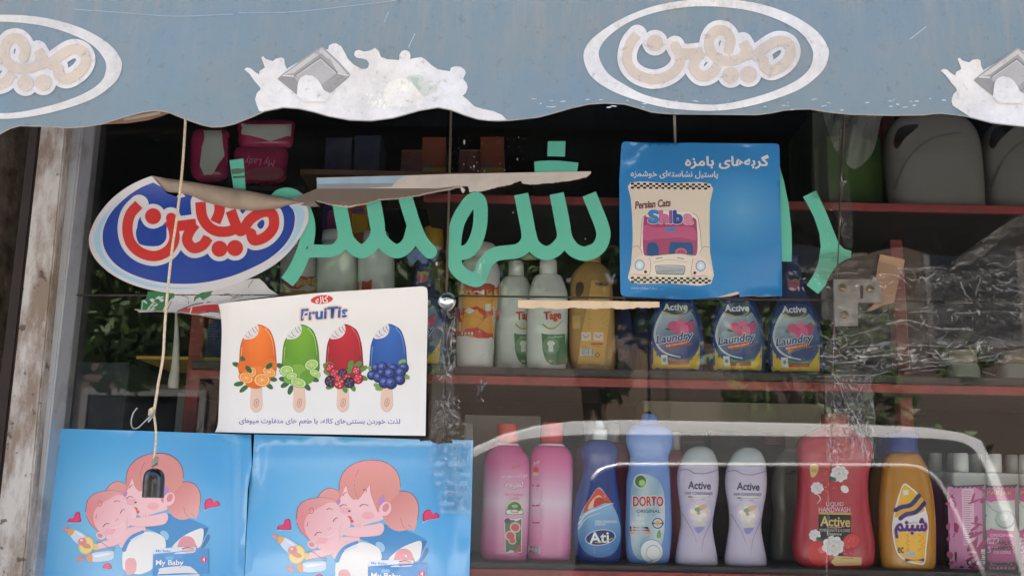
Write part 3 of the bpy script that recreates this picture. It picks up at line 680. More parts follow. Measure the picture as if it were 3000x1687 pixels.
A.poly(cat(E_('180,850 200,770 260,670 350,580 380,560 300,640 240,760 225,830 240,930 300,1020 400,1090 520,1140 660,1175 820,1190 960,1180 820,1200 680,1195 540,1175 410,1125 300,1060 215,960'), 4, True), (166, 204, 226), 1)
A.poly(cat(E_('1570,625 1610,660 1612,740 1585,830 1520,920 1440,985 1560,910 1640,790 1672,690 1660,630 1610,615'), 4, True), (166, 204, 226), 1)
BL = cat(E_('600,447 500,490 400,560 310,650 260,740 243,820 255,910 310,1000 400,1070 520,1120 660,1152 820,1163 980,1150 1150,1110 1300,1050 1420,985 1520,900 1580,810 1603,720 1595,650 1560,607'), 4)
A.poly(clipo(BL)+[p for p in TOPC if E_('1560,0')[0][0] > p[0] > E_('640,0')[0][0]], (30, 66, 152), 2)
A.poly(E_('800,512 830,545 790,556 765,548'), (214, 211, 212), 3)
SL = ['500,602 440,670 418,770 440,870 510,940 610,967 700,932 748,860 745,780 712,712', '725,690 755,750 830,748 905,738', '900,738 855,800 842,860 885,910 950,890 990,835', '935,585 945,680 985,750 1050,790 1130,792 1190,770', '1070,605 1068,660 1040,728', '1148,645 1215,790 1290,705 1380,655 1445,672 1452,760 1395,830 1315,855 1292,800']
SD = ['600,685', '1070,915', '1180,910']
kE = .41408
def circ(c, r): return [(c[0]+r*math.cos(2*math.pi*i/24), c[1]+r*math.sin(2*math.pi*i/24)) for i in range(24)]
curves = [clipo(cat(E_(s), 6)) for s in SL]
hid = lambda s: s
A.strokes([(c, 136*kE*1.02, 0) for c in curves], (214, 211, 212), 3); A.polys([circ(E_(s)[0], 88*kE) for s in SD], (214, 211, 212), 3.4)
for i, c in enumerate(curves): A.stroke(c, 74*kE, (204, 52, 48), 4.5+.4*i, 0, butt=True)
for s in SD: A.poly(circ(E_(s)[0], 57*kE), (204, 52, 48), 7)
A.poly(cat(E_('1335,745 1370,710 1388,725 1380,760 1358,775'), 3, True), (30, 66, 152), 4.4); A.poly(E_('1210,644 1255,645 1235,668'), (30, 66, 152), 7.2)
A.poly(clipo(cat(E_('495,870 478,800 500,740 520,720 545,765 600,785 655,760 690,730 695,790 690,850 650,890 590,897 530,890'), 3, True)), (30, 66, 152), 4)
A.build('printed_face', VINYL, ov)
top = cat(E_('590,400 640,406 720,420 860,440 1050,470 1250,500 1450,540 1580,568 1668,584'), 6); bot = cat(E_('592,402 640,450 700,512 790,522 880,545 960,580 1100,620 1250,643 1350,646 1480,632 1560,606 1668,586'), 6)
n = 48; vv = []; ff = []
def at(c, t): x = t*(len(c)-1); i = min(int(x), len(c)-2); return [c[i][a]+(c[i+1][a]-c[i][a])*(x-i) for a in (0, 1)]
for i in range(n+1):
    a, b = at(top, i/n), at(bot, i/n)
    for j in range(11):
        s_ = j/10; th = math.pi*s_*.95; h = math.hypot(a[0]-b[0], a[1]-b[1])/1600*.55
        u, v = a[0]+(b[0]-a[0])*(1-math.cos(th))/2/(1-(1+math.cos(math.pi*.95))/2*1), a[1]+(b[1]-a[1])*(1-math.cos(th))/2
        vv.append(P(u, v, -.009-h*math.sin(th)-.012*(1-s_)))
for i in range(n):
    for j in range(10): k = i*11+j; ff.append((k, k+1, k+12, k+11))
mesh('curled_edge', vv, ff, flat('sticker_back', (150, 132, 114), .8, var=.12, dirt=.25), ov, True)

ts = thing('torn_sticker_strip', 'torn off strip of a cream and pale blue sticker left across the green letters', 'torn sticker', P(1300, 520, -.004))
Fq = random.Random(12)
def rag(pts, amp, n=7):
    out = []
    for i in range(len(pts)-1):
        for k in range(n):
            t = k/n; out.append((pts[i][0]+(pts[i+1][0]-pts[i][0])*t+Fq.uniform(-amp, amp), pts[i][1]+(pts[i+1][1]-pts[i][1])*t+Fq.uniform(-amp, amp)))
    return out+[pts[-1]]
A = Art(sheet(-.0045, lambda u, v: -.016*max(0, min(1, (v-500)/110.0))), step=14)
low = rag(F('2215,380 2100,404 1950,424 1800,437 1712,430 1700,406 1600,440 1480,466 1400,488 1290,496 1276,452 1225,445'), 1.3)
A.poly(F('75,383 400,374 700,367 1100,354 1600,343 2000,336 2255,332 2252,350')+low+F('1000,470 700,480 400,470 80,470'), (216, 205, 194), 0)
A.poly(F('75,386 400,377 780,368 720,400 680,445 600,450 300,462 80,470'), (168, 196, 214), 1)
A.poly(F('75,432 300,428 690,425 675,452 400,470 78,478'), (150, 156, 162), 1.5)
A.build('paper_strip', TORN, ts)
A = Art(sheet(-.006, lambda u, v: -.03*max(0, min(1, (v-540)/60.0))), step=14)
tear = rag(F('1255,435 1215,456 1000,500 850,528 700,550 560,560 450,594 330,612 250,606 160,590 110,575 60,570'), 1.6)
A.poly(F('-150,560 0,500 78,468 300,462 650,452 1000,446')+tear+F('75,590 100,610 30,612 -60,600')+T('E', '1670,592'), (142, 126, 112), 0)
A.stroke(tear[2:-3], 4.5, (205, 192, 178), 1, 0, w1=3)
A.build('hanging_flap', TORN, ts, True)
A = Art(sheet(-.012), step=14); A.poly(F('1215,458 1232,456 1256,480 1240,505 1228,495'), (214, 204, 194), 0); A.build('loose_scrap', TORN, ts)
tq = random.Random(21); tt_ = [T('J', '%f,%f' % (838+i*20.2, 470+i*.26+(tq.uniform(-1.5, 1.5) if 0 < i < 53 else 0)))[0] for i in range(55)]
tb_ = [T('J', '%f,%f' % (838+i*20.2, 536+5*math.sin(i*.5)+tq.uniform(-5, 5)-(abs(i-27)/27.0)**8*14))[0] for i in range(55)]
A = Art(sheet(-.006), step=20); A.poly(tt_+tb_[::-1], (232, 206, 176), 0)
tag(A.build('tape_strip', TORN), 'strip of cream foam tape with a torn lower edge under the pane joint', 'tape strip')

# the scrap of an older sticker under the oval one
A = Art(sheet(-.002, lambda u, v: -.012*max(0, min(1, (v-880)/40.0))), step=16); I = lambda s: T('I', s)
A.poly(I('120,272 150,285 160,283 165,205 200,195 215,140 420,150 700,135 800,100 980,45 1055,42 1090,70 1130,118 1205,168 900,205 760,236 775,345 690,330 600,312 470,296 340,288 150,296'), (206, 204, 204), 0)
A.poly(I('215,138 200,195 165,205 158,284 322,287 345,240 415,170 410,142'), (44, 116, 66), 1); A.stroke(I('200,200 175,212 168,278'), 2.2, (190, 205, 192), 2, 0)
for i in range(4):
    A.ell(I('%d,%d' % (222+i*22, 265-i*26))[0], 8, 3.4, (190, 208, 190), 2.2, -55+i*6, 10); A.ell(I('%d,%d' % (252+i*20, 270-i*28))[0], 8, 3.2, (190, 208, 190), 2.3, -20, 10)
A.stroke(I('225,285 270,240 330,175'), 2, (190, 208, 190), 2.1)
A.poly(I('640,135 705,132 680,175 620,210 560,222 565,180'), (44, 116, 66), 1); A.poly(I('440,288 520,262 640,240 745,234 762,288 640,288 545,308 530,300'), (200, 44, 42), 1); A.stroke(I('545,262 532,302'), 4, (230, 226, 224), 2, 0); A.poly(I('425,292 500,262 560,268 500,292'), (200, 44, 42), 1.2)
A.stroke(I('440,285 560,238 700,215 800,212'), 3, (36, 44, 60), 1.5); A.stroke(I('560,310 680,290 760,296'), 3, (36, 44, 60), 1.6)
for s in ('470,170 515,185 520,230', '760,170 820,155 860,180 900,160', '1010,50 980,90 975,110', '640,320 720,330', '830,205 870,185 930,175', '420,160 400,200 360,280'): A.stroke(I(s), 2.2, (120, 112, 104), 3)
A.stroke(rag(I('120,274 300,290 470,296 600,314 770,346'), 1), 3.5, (176, 160, 140), 1.8, 0)
tag(A.build('torn_sticker', inkmat('old_print', .5, .4, .35, gain=.85, scale=22)), 'crumpled scrap of a green, white and red sticker under the oval sticker', 'torn sticker')

# ================================================================ popsicle poster
fp = thing('popsicle_poster', 'white poster of four ice pops in orange, green, red and blue above fruit', 'poster', P(950, 1060, -.02))
def fy(u, v):
    L_ = max(0.0, (690-u)/52.0); return -.028-.018*L_*L_+.006*math.sin((v-850)/130.0)+.004*math.sin(u/170.0)-.008*max(0, (920-v)/60.0 if v < 920 else 0)
A = Art(sheet(0, fy), step=24)
A.poly(cat(I('745,235 900,212 1200,180 1500,150 1800,130 2100,112'), 4)+cat(I('2280,100 2308,106 2324,135 2326,300 2318,700 2310,1223'), 4)+cat(I('2305,1226 1800,1218 1200,1208 720,1198'), 3)+cat(I('720,1198 742,1140 750,1000 757,800 767,600 772,420 762,300 745,235'), 4)[1:-1], (236, 233, 229), 0)
A.ell(I('1527,200')[0], 86*kE*.94, 34*kE*.94, (214, 170, 165), 1, -5); A.ell(I('1527,199')[0], 82*kE*.94, 31*kE*.94, (206, 38, 44), 2, -5)
A.text(fa('کاله'), [*I('1478,176')[0], *I('1577,226')[0]], (240, 235, 232), 3, -6, .01)
for off, c, k in ((.17, (236, 206, 186), 1), (.06, (30, 92, 168), 3)):
    A.text('FruiTis', [I('1368,262')[0][0]-(off-.02)*42, I('1368,262')[0][1]-(off-.02)*42, I('1718,346')[0][0]+(off-.02)*42, I('1718,342')[0][1]+(off-.02)*42], c, k, -4.5, off, .12)
def pop(x, y, col, dark, lite):
    o = lambda s: [(px+x-908*.3882, py+y-388*.3882) for px, py in [(a*.3882, b*.3882) for a, b in ([float(q) for q in t.split(',')] for t in s.split())]]
    A.poly(cat(o('938,478 914,540 903,650 905,760 1000,800 1100,800 1180,745 1184,640 1172,530 1142,440 1097,402 1045,386 1000,412 960,445'), 4, True), dark, 1); cx_, cy_ = o('1045,600')[0]
    shd = lambda u, v: tuple(a_+(b_-a_)*min(1, max(0, (abs(u-cx_)/55)**2*.55+(v-cy_+70)/260)) for a_, b_ in zip(tuple(min(255, q*1.08) for q in col), dark))
    A.poly(cat(o('942,482 922,545 912,650 913,750 1000,790 1100,790 1170,740 1175,640 1160,530 1132,450 1090,410 1048,396 1000,420 965,450'), 4, True), shd, 2)
    A.stroke(o('1100,415 1140,470 1158,540 1166,620'), 3.2, lite, 3, w1=.8); A.stroke(o('925,560 918,640 920,720'), 2.4, lite, 3, w1=.6)
    A.poly(cat(o('1040,388 990,418 955,448 936,478 940,496 962,500 1010,490 1042,462 1052,425'), 3, True), (226, 222, 222), 4)
    for s in ('1005,412 1012,435 1030,450', '975,440 985,465 1005,475', '950,470 965,482 985,484', '1025,405 1035,425 1045,440'): A.stroke(o(s), 1.6, tuple(int(.5*a+.5*b) for a, b in zip(col, (120, 60, 60))), 5)
    st = o('995,790 990,900 985,985 990,1020 1010,1042 1035,1045 1060,1030 1075,1000 1076,960 1072,890 1062,790'); A.poly([(a+1.5, b+1.8) for a, b in cat(st, 3, True)], (196, 186, 180), 1.2); A.poly(cat(st, 3, True), (232, 198, 176), 1.6)
    e = o('1034,978')[0]; A.ell(e, 7.5, 13.5, (190, 140, 120), 2.2, 12); A.ell(e, 5.6, 11.4, (226, 188, 166), 2.4, 12); A.ell(e, 1.4, 7, (190, 140, 120), 2.6, 12)
    return o
def blob(o, s, rx, ry, c, k, rot=0, n=18): A.ell(o(s)[0], rx*.3882*1.18, ry*.3882*(1.5 if rx > 1.8*ry else 1.18), c, k, rot, n)
kx = .3882
o = pop(908*kx+350, 388*kx+800, (236, 122, 44), (206, 92, 34), (250, 176, 110))
# orange pieces
for i, (x, y, r, rx) in enumerate(((885, 690, 20, 30), (930, 650, 65, 22), (900, 835, -10, 32), (940, 870, -40, 36), (1130, 850, 40, 30), (1160, 800, 10, 26), (1140, 690, -50, 32))): blob(o, '%d,%d' % (x, y), rx, 12, (62, 104, 60), 3+i*.1, r)
kk = 4
for s, rx, ry, c, r in (('943,705', 45, 38, (232, 112, 30), 0), ('1133,690', 48, 38, (226, 120, 44), 0), ('1040,770', 90, 46, (236, 132, 52), 0), ('1020,830', 60, 35, (222, 104, 30), 8)): blob(o, s, rx, ry, c, kk, r); kk += .2
for s, rx, ry, r in (('955,790', 50, 34, 20), ('1075,805', 55, 45, 0), ('1130,745', 48, 30, 25), ('1000,745', 30, 34, 0)):
    blob(o, s, rx, ry, (228, 116, 32), kk, r); blob(o, s, rx*.86, ry*.86, (246, 206, 150), kk+.2, r); blob(o, s, rx*.74, ry*.74, (240, 150, 62), kk+.4, r)
    c0 = o(s)[0]
    for a in range(4): A.stroke([(c0[0]-rx*kx*.7*math.cos(a*.785+R_(r)), c0[1]-ry*kx*.7*math.sin(a*.785+R_(r))), (c0[0]+rx*kx*.7*math.cos(a*.785+R_(r)), c0[1]+ry*kx*.7*math.sin(a*.785+R_(r)))], .9, (250, 214, 168), kk+.6+a*.05, 0)
    kk += .9
blob(o, '975,725', 28, 12, (40, 92, 50), kk, 50); blob(o, '1130,700', 26, 12, (40, 92, 50), kk+.2, -40)
o0 = pop(1232*kx+350, 388*kx+800, (112, 164, 46), (84, 130, 36), (176, 208, 110)); dx = (1232-908)*kx
o = lambda s: [(a+0, b) for a, b in [(p[0]-0, p[1]) for p in T('I', s)]]
for i, (x, y, r) in enumerate(((1215, 700, 20), (1250, 840, -30), (1290, 880, -70), (1415, 855, 50), (1470, 800, 20), (1240, 800, 10))): blob(o, '%d,%d' % (x, y), 32, 13, (52, 100, 66), 3+i*.1, r)
kk = 4
for s, rx, ry, c in (('1302,665', 45, 36, (104, 156, 40)), ('1345,735', 55, 42, (128, 176, 62)), ('1415,785', 46, 44, (98, 156, 44)), ('1295,800', 48, 30, (120, 172, 60))): blob(o, s, rx, ry, c, kk); kk += .2
for s, rx, ry, r in (('1262,735', 48, 36, 0), ('1450,690', 48, 36, -20), ('1350,825', 54, 32, 15), ('1475,755', 40, 24, 30), ('1300,775', 38, 24, -10)):
    blob(o, s, rx, ry, (96, 150, 44), kk, r); blob(o, s, rx*.88, ry*.88, (214, 230, 176), kk+.2, r); blob(o, s, rx*.74, ry*.74, (160, 200, 96), kk+.4, r)
    c0 = o(s)[0]
    for a in range(4): A.stroke([(c0[0]-rx*kx*.7*math.cos(a*.785), c0[1]-ry*kx*.7*math.sin(a*.785)), (c0[0]+rx*kx*.7*math.cos(a*.785), c0[1]+ry*kx*.7*math.sin(a*.785))], .9, (216, 232, 184), kk+.6+a*.05, 0)
    kk += .9
pop(1562*kx+350, 386*kx+800, (186, 32, 44), (140, 22, 34), (222, 92, 98))
for i, (x, y, r) in enumerate(((1560, 710, 60), (1590, 690, 20), (1745, 690, -70), (1800, 690, -40), (1840, 720, -30), (1570, 750, 30), (1700, 870, 70), (1760, 860, 60), (1840, 790, 20), (1745, 730, -40), (1590, 855, -20))): blob(o, '%d,%d' % (x, y), 30, 13, (86, 140, 66), 3+i*.1, r)
q = random.Random(2); kk = 4.2
def berry(s, r, c, hi):
    global kk
    blob(o, s, r, r, tuple(int(v*.72) for v in c), kk, 0, 14); c0 = o(s)[0]
    for i in range(9):
        a = i*.7; rr = r*kx*(.62 if i else 0); A.ell((c0[0]+rr*math.cos(a), c0[1]+rr*math.sin(a)), r*kx*.26, r*kx*.26, c if i % 2 else hi, kk+.2+i*.02, 0, 8)
    kk += .45
for s, r, c, hi in (('1590,715', 32, (214, 40, 60), (236, 120, 130)), ('1625,755', 36, (206, 34, 64), (230, 96, 120)), ('1685,755', 30, (66, 40, 72), (110, 84, 120)), ('1787,735', 30, (214, 50, 70), (236, 130, 140)), ('1720,790', 28, (212, 44, 52), (236, 120, 110)),
                    ('1800,795', 36, (206, 34, 60), (236, 110, 130)), ('1592,815', 38, (54, 34, 58), (104, 80, 110)), ('1660,830', 38, (206, 40, 56), (236, 140, 130)), ('1735,825', 36, (50, 34, 62), (104, 84, 116)), ('1650,795', 24, (210, 50, 60), (236, 120, 120))): berry(s, r, c, hi)
pop(1893*kx+350, 384*kx+800, (42, 96, 172), (24, 70, 140), (110, 160, 220))
for i, (x, y, r) in enumerate(((1900, 720, 20), (2135, 668, -20), (2150, 690, 30), (2165, 780, 30), (1945, 850, 30), (1960, 870, 0), (2010, 730, 0), (2060, 700, 0))): blob(o, '%d,%d' % (x, y), 26, 15, (128, 166, 84), 3+i*.1, r)
kk = 4
for s, r in (('1935,715', 30), ('1985,710', 36), ('2065,720', 34), ('2145,715', 34), ('1905,770', 32), ('1955,785', 36), ('2040,760', 42), ('2120,750', 36), ('2000,825', 38), ('2050,830', 40), ('2118,805', 34), ('1975,750', 24)):
    blob(o, s, r, r, (30, 40, 92), kk, 0, 16); c0 = o(s)[0]; A.ell((c0[0]-r*.08, c0[1]-r*.1), r*kx*.8, r*kx*.76, (58, 76, 150), kk+.15, 0, 14); A.ell((c0[0]-r*.1, c0[1]-r*.12), r*kx*.42, r*kx*.36, (104, 124, 186), kk+.3, 0, 12); A.ell((c0[0]+r*.06, c0[1]+r*.0), r*kx*.2, r*kx*.2, (26, 32, 80), kk+.45, 0, 8); kk += .5
A.text(fa('لذت خوردن بستنی\u200cهای کاله، با طعم های متفاوت میوه\u200cای'), [*I('903,1094')[0], *I('2118,1152')[0]], (92, 88, 166), 2, .3, .012)
A.build('printed_sheet', PAPER, fp, True)

# ================================================================ two nappy posters
def baby(tf, base, bg, label, fy, fold, cap):
    t = thing('nappy_poster', label, 'poster', P(*base, -.01), 'nappy posters side by side')
    A = Art(sheet(0, fy), tf=None, step=26)
    cx, cy = tf(1000, 1560)
    def bgc(u, v):
        d = math.hypot((u-cx)/330.0, (v-cy)/270.0); g_ = max(0, 1-d)**1.1*.9
        return tuple(a+(b-a)*g_ for a, b in zip((78, 166, 219), (150, 208, 238)))
    A.poly(bg, bgc, 0)
    A.tf = tf; N = lambda s: T('N', s); sk = (246, 198, 200); skd = (220, 146, 152); hr = (230, 158, 150); hd = (188, 108, 110); ln = (138, 84, 96); drs = (62, 144, 200)
    pl = lambda s, c, k, sm=4: A.poly(cat(N(s), sm, True) if sm else N(s), c, k)
    sr = lambda s, w_, c, k, w1=None: A.stroke(N(s), w_*.42, c, k, 5, w1=None if w1 is None else w1*.4)
    el = lambda s, rx, ry, c, k, r=0: A.ell(N(s)[0], rx*.336, ry*.336, c, k, r, 22)
    def shade(x0, y0, x1, y1, c0, c1):
        (a, b), (c, d) = N('%d,%d' % (x0, y0))[0], N('%d,%d' % (x1, y1))[0]; L2 = (c-a)**2+(d-b)**2
        def f(u, v): w_ = max(0, min(1, ((u-a)*(c-a)+(v-b)*(d-b))/L2)); return tuple(p+(q_-p)*w_ for p, q_ in zip(c0, c1))
        return f
    for r, k in ((1.0, 1),): pass
    # dress and skirt
    pl('1180,990 1330,1010 1480,1055 1600,1110 1642,1142 1592,1160 1590,1250 1500,1320 1300,1330 1240,1300 1235,1230 1150,1160 1040,1110 1100,1060', drs, 2)
    pl('1600,1260 1632,1200 1655,1215 1640,1260 1600,1315 1570,1320', (60, 120, 172), 2.3); pl('1596,1140 1642,1142 1590,1250', (44, 112, 170), 2.4, 0)
    pl('1588,1145 1500,1162 1410,1205 1345,1255 1305,1310 1420,1325 1545,1318 1585,1250', (236, 232, 226), 2.6); pl('1365,1330 1362,1260 1400,1215 1450,1208 1495,1230 1520,1280 1525,1330', (226, 150, 158), 2.9)
    pl('1190,1170 1215,1148 1250,1160 1272,1195 1262,1230 1235,1232', (150, 200, 228), 2.7)
    # pony tails and hair
    pl('690,760 715,722 760,690 810,682 850,700 885,750 875,820 800,800 745,770', hr, 3); sr('690,758 715,720 760,688 815,682 855,702', 5, ln, 3.3, 3)
    pl('1255,930 1262,860 1300,760 1370,718 1450,712 1520,745 1560,830 1558,940 1528,1048 1490,1040 1400,1056 1330,1035 1280,985', shade(1300, 740, 1500, 1040, (214, 136, 130), (234, 170, 164)), 3)
    sr('1330,735 1385,714 1455,708 1525,748 1566,840 1555,960', 6, ln, 3.3, 3); sr('1410,940 1430,1010 1475,1045', 4, hd, 3.3, 2); sr('1480,1000 1520,1040', 4, hd, 3.4, 2)
    pl('872,760 872,650 895,575 960,500 1050,455 1150,440 1260,455 1345,505 1392,580 1407,660 1390,730 1330,790 1290,880 1200,960 980,960 880,860', shade(900, 500, 1380, 760, (230, 142, 142), (222, 152, 142)), 4)
    sr('872,700 880,620 910,545 975,482 1070,445 1160,434 1270,452 1350,505 1395,580 1408,670', 5, ln, 4.3, 3)
    sr('1130,436 1260,445 1350,500', 3, ln, 4.4, 2)
    pl('872,800 885,770 905,725 940,662 985,760 1040,775 1095,715 1150,650 1160,720 1195,840 1240,900 1258,945 1230,965 1150,985 1060,1012 1000,1005 970,975 950,930 905,912 868,880', sk, 5)
    pl('940,662 960,740 1003,782 1012,768 1042,780 1080,730 1110,690 1145,655 1152,730 1180,800 1215,890 1250,850 1300,700 1200,560 1050,540 950,610', shade(1000, 520, 1150, 800, (226, 148, 142), (220, 150, 136)), 6)
    sr('1045,520 1010,600 1010,690 1035,770', 4, hd, 6.3, 2); sr('1145,650 1155,740 1210,885', 4, hd, 6.3, 3); sr('940,662 958,735 1003,782', 3, hd, 6.4, 2); sr('1085,700 1105,690 1115,715', 7, (130, 84, 80), 6.5, 3); sr('905,745 920,725 940,715', 7, (150, 90, 84), 6.4, 3)
    el('1243,790', 26, 50, (190, 140, 190), 6.6, 15); el('868,800', 16, 26, (190, 140, 190), 6.6, 20)
    el('1275,862', 50, 64, sk, 7, 25); el('1280,850', 27, 40, (220, 146, 146), 7.3, 25); sr('1300,810 1275,835 1270,880', 4, skd, 7.5, 2)
    sr('880,842 900,826 925,826 942,836', 7, ln, 6.8, 3); sr('880,842 868,835', 3, ln, 6.9, 1); sr('1055,838 1080,822 1105,824 1128,840', 7, ln, 6.8, 3); sr('1118,828 1132,820', 3, ln, 6.9, 1)
    el('915,875', 50, 30, (242, 182, 184), 6.5, 10); el('962,880', 12, 9, (150, 84, 84), 6.8); sr('935,862 955,852 978,866', 4, skd, 6.9, 2)
    el('962,938', 24, 15, (226, 110, 110), 6.6, 20); el('980,968', 20, 15, (222, 100, 104), 6.7, 10); el('1125,920', 55, 34, (244, 178, 180), 6.4)
    # baby
    pl('775,1215 830,1160 900,1110 1040,1105 1040,1150 900,1215 840,1295 800,1250', sk, 8); pl('600,1262 640,1232 760,1205 820,1195 830,1245 740,1272 620,1300 595,1290', sk, 8.2); sr('610,1300 740,1275 830,1248', 4, skd, 8.5, 2)
    el('640,1172', 44, 36, sk, 8.6, 20); el('632,1172', 26, 20, (222, 146, 148), 8.8, 20)
    pl('500,925 515,850 560,800 640,770 740,762 810,775 865,830 890,900 950,930 972,975 965,1020 915,1085 800,1190 735,1212 640,1145 555,1070 512,1000', shade(560, 900, 900, 1050, (236, 172, 176), (248, 204, 206)), 9)
    pl('500,925 515,850 560,800 640,770 740,762 800,772 850,808 790,805 720,840 640,885 590,930 570,990 580,1060 615,1130 555,1075 512,1000', shade(520, 900, 800, 800, (226, 142, 142), (230, 166, 162)), 9.4)
    sr('500,950 512,860 552,806 620,775 730,762 820,778', 5, ln, 9.6, 2); sr('505,985 545,1065 625,1140', 4, ln, 9.6, 2)
    sr('612,880 618,858 640,856 650,880 635,902 612,895', 4, (180, 104, 104), 9.8); sr('595,1012 597,990 603,975', 7, (176, 120, 110), 9.8, 3); sr('768,866 790,858 820,868', 8, (176, 110, 104), 9.8, 3)
    sr('662,1092 680,1070 702,1064 720,1068', 7, ln, 9.9, 4); sr('822,972 835,950 848,942 862,940', 7, ln, 9.9, 4); sr('790,1020 800,1035', 6, skd, 9.9); sr('775,1035 785,1045', 5, skd, 9.9)
    sr('700,1105 760,1108 820,1090 850,1070', 5, (250, 226, 222), 9.9, 3); sr('690,1120 720,1110 760,1118', 3, skd, 9.95, 2); el('720,1140', 60, 30, (244, 180, 184), 9.7, -20)
    pl('690,1180 720,1165 760,1180 770,1205 720,1212 690,1205', sk, 10)
    # girl's arm and hand
    pl('905,1060 930,1030 985,1020 1050,1015 1150,1000 1235,985 1262,1005 1262,1050 1225,1088 1120,1102 1000,1105 925,1092', sk, 10.5); sr('925,1094 1000,1107 1120,1104 1225,1090 1262,1052', 4, skd, 10.8, 2)
    for s, r in (('880,1010', -60), ('905,990', 75), ('868,1040', -10), ('885,1065', 30), ('905,1040', 0)): el(s, 27, 13, sk, 10.6, r); 
    for s, r in (('885,1012', -60), ('874,1042', -8)): sr('%s %s' % (s, s.replace(',10', ',11')), 2, skd, 10.9)
    for s in ('1025,1010', '1045,1005', '1065,1012'): el(s, 16, 22, sk, 11, 0); 
    sr('1035,995 1036,1020', 3, skd, 11.3, 2); sr('1055,995 1056,1022', 3, skd, 11.3, 2)
    # nappy
    pl('840,1420 845,1330 880,1250 940,1190 1010,1155 1110,1155 1200,1190 1238,1240 1235,1310 1135,1330 1130,1480 1000,1540 860,1500', (238, 236, 230), 11.5)
    sr('855,1310 885,1245 940,1190 1030,1152', 34, drs, 11.8, 22); A.text('MyBaby', [*N('915,1190')[0], *N('1035,1222')[0]], (206, 222, 234), 12.1, -26, .02)
    pl('865,1440 880,1400 920,1388 955,1400 972,1440 960,1520 900,1540 870,1520', (232, 168, 170), 12)
    # milk bottles and dummy
    for s0 in (0,):
        el('312,1100', 26, 20, (226, 146, 140), 8, 30); pl('335,1130 350,1100 385,1102 392,1130 365,1165 340,1155', (232, 170, 104), 8.2, 2); pl('382,1105 470,1145 520,1195 480,1240 430,1245 355,1165', (206, 224, 236), 8.1, 2); pl('395,1125 460,1155 490,1190 450,1170', (236, 240, 244), 8.4, 2)
        el('505,1258', 72, 84, (230, 196, 116), 9.9, 15); el('505,1258', 60, 72, (240, 214, 140), 10.1, 15); el('468,1222', 40, 36, (226, 142, 140), 10.3, 0); el('505,1262', 46, 22, (214, 150, 120), 10.4, 20); el('460,1208', 14, 10, (246, 214, 210), 10.6); el('590,1275', 26, 30, (226, 200, 130), 9.8, 10)
        sr('600,1232 650,1240 720,1290 765,1290 760,1310 730,1312', 4, (150, 90, 90), 10, 3)
        el('448,1380', 34, 22, (226, 140, 140), 8, 10); pl('510,1345 555,1340 560,1405 515,1402', (232, 160, 110), 8.2, 2); pl('555,1335 680,1318 750,1320 762,1350 745,1395 640,1412 560,1405', (204, 222, 234), 8.1, 3); pl('580,1350 700,1335 735,1345 600,1370', (236, 240, 244), 8.4, 3)
    for s, k_ in (('1640,870 1610,890 1600,930 1608,970 1640,962 1740,940 1742,912 1715,892 1690,908 1668,872', 3), ('445,955 420,948 395,965 385,1000 350,1005 335,1022 342,1040 450,1042 452,1000', 3), ('660,1470 670,1440 700,1428 730,1440 740,1480', 3)):
        pl(s, (176, 36, 84), 3, 3)
        c_ = N(s); mx = sum(p[0] for p in c_)/len(c_); my = sum(p[1] for p in c_)/len(c_); A.poly(cat([(mx+(a-mx)*.84, my+(b-my)*.84) for a, b in c_], 3, True), (226, 66, 112), 3.3)
    sr('1600,985 1640,962 1740,945', 5, (190, 220, 240), 3.6, 1); sr('340,1050 400,1046 470,1055', 5, (190, 220, 240), 3.6, 1)
    # printed pack in the corner
    pl('1125,1360 1640,1330 1640,1560 1120,1560', (64, 148, 206), 12.5, 0); pl('1140,1318 1300,1306 1500,1308 1520,1325 1500,1362 1300,1366 1130,1362', (222, 228, 236), 12.8, 2); el('1450,1338', 62, 22, (232, 186, 180), 13, 4); sr('1400,1320 1450,1312 1500,1325', 8, (110, 74, 66), 13.2, 4)
    A.text('My Baby', [*N('1152,1325')[0], *N('1292,1350')[0]], (70, 140, 196), 13, 2, .02)
    A.text('My Baby', [*N('1146,1413')[0], *N('1412,1490')[0]], (40, 104, 160), 13, 2, .07); A.text('My Baby', [*N('1150,1418')[0], *N('1408,1484')[0]], (236, 238, 240), 13.4, 2, .03)
    el('1262,1405', 24, 20, (110, 180, 222), 13.1, 30); el('1292,1405', 24, 20, (110, 180, 222), 13.1, -30)
    el('1595,1428', 30, 30, (206, 60, 110), 13, 0); A.text('4', [*N('1583,1408')[0], *N('1607,1448')[0]], (240, 238, 240), 13.3, 0, .02); A.text('سایز'[:0]+'mini', [*N('1570,1328')[0], *N('1620,1342')[0]], (206, 90, 130), 13, 0)
    pl('1180,1520 1200,1490 1420,1480 1500,1510 1560,1620 1180,1620', (226, 226, 226), 12.9, 2)
    A.tf = None
    for s, w_, c in fold: A.stroke(s, w_, c, 1, 4, w1=1)
    A.build('printed_sheet', GLOSS, t, True)
    return t
def tf2(x, y): return x, y
def tf1(x, y): return 253+(x-870)*.939, 1328+(y-1348)*.948+(1093-x)*.035
bg2 = T('N', '134,214 800,232 1200,245 1575,257 1580,275 1620,268 1662,267 1690,282 1738,302 1760,292 1860,290 1861,262 2041,264 2032,700 2020,1100 2008,1500 1995,1900 20,1900 50,1460 70,1000 95,600 118,480')
bg1 = T('M', '425,160 1200,182 2190,216 2196,490 2186,540 2160,700 2140,1200 2128,1500 2110,1900 215,1900 275,1450 330,980')
y1 = lambda u, v: -.006-.010*math.exp(-((u-(722-(v-1330)*.03))/9.0)**2)*(1 if u < 745 else 0)-.003*math.sin(u/90.0)-.004*math.sin(v/120.0+u/200.0)-.010*max(0, (u-700)/40.0)*max(0, 1-abs(v-1380)/160.0)
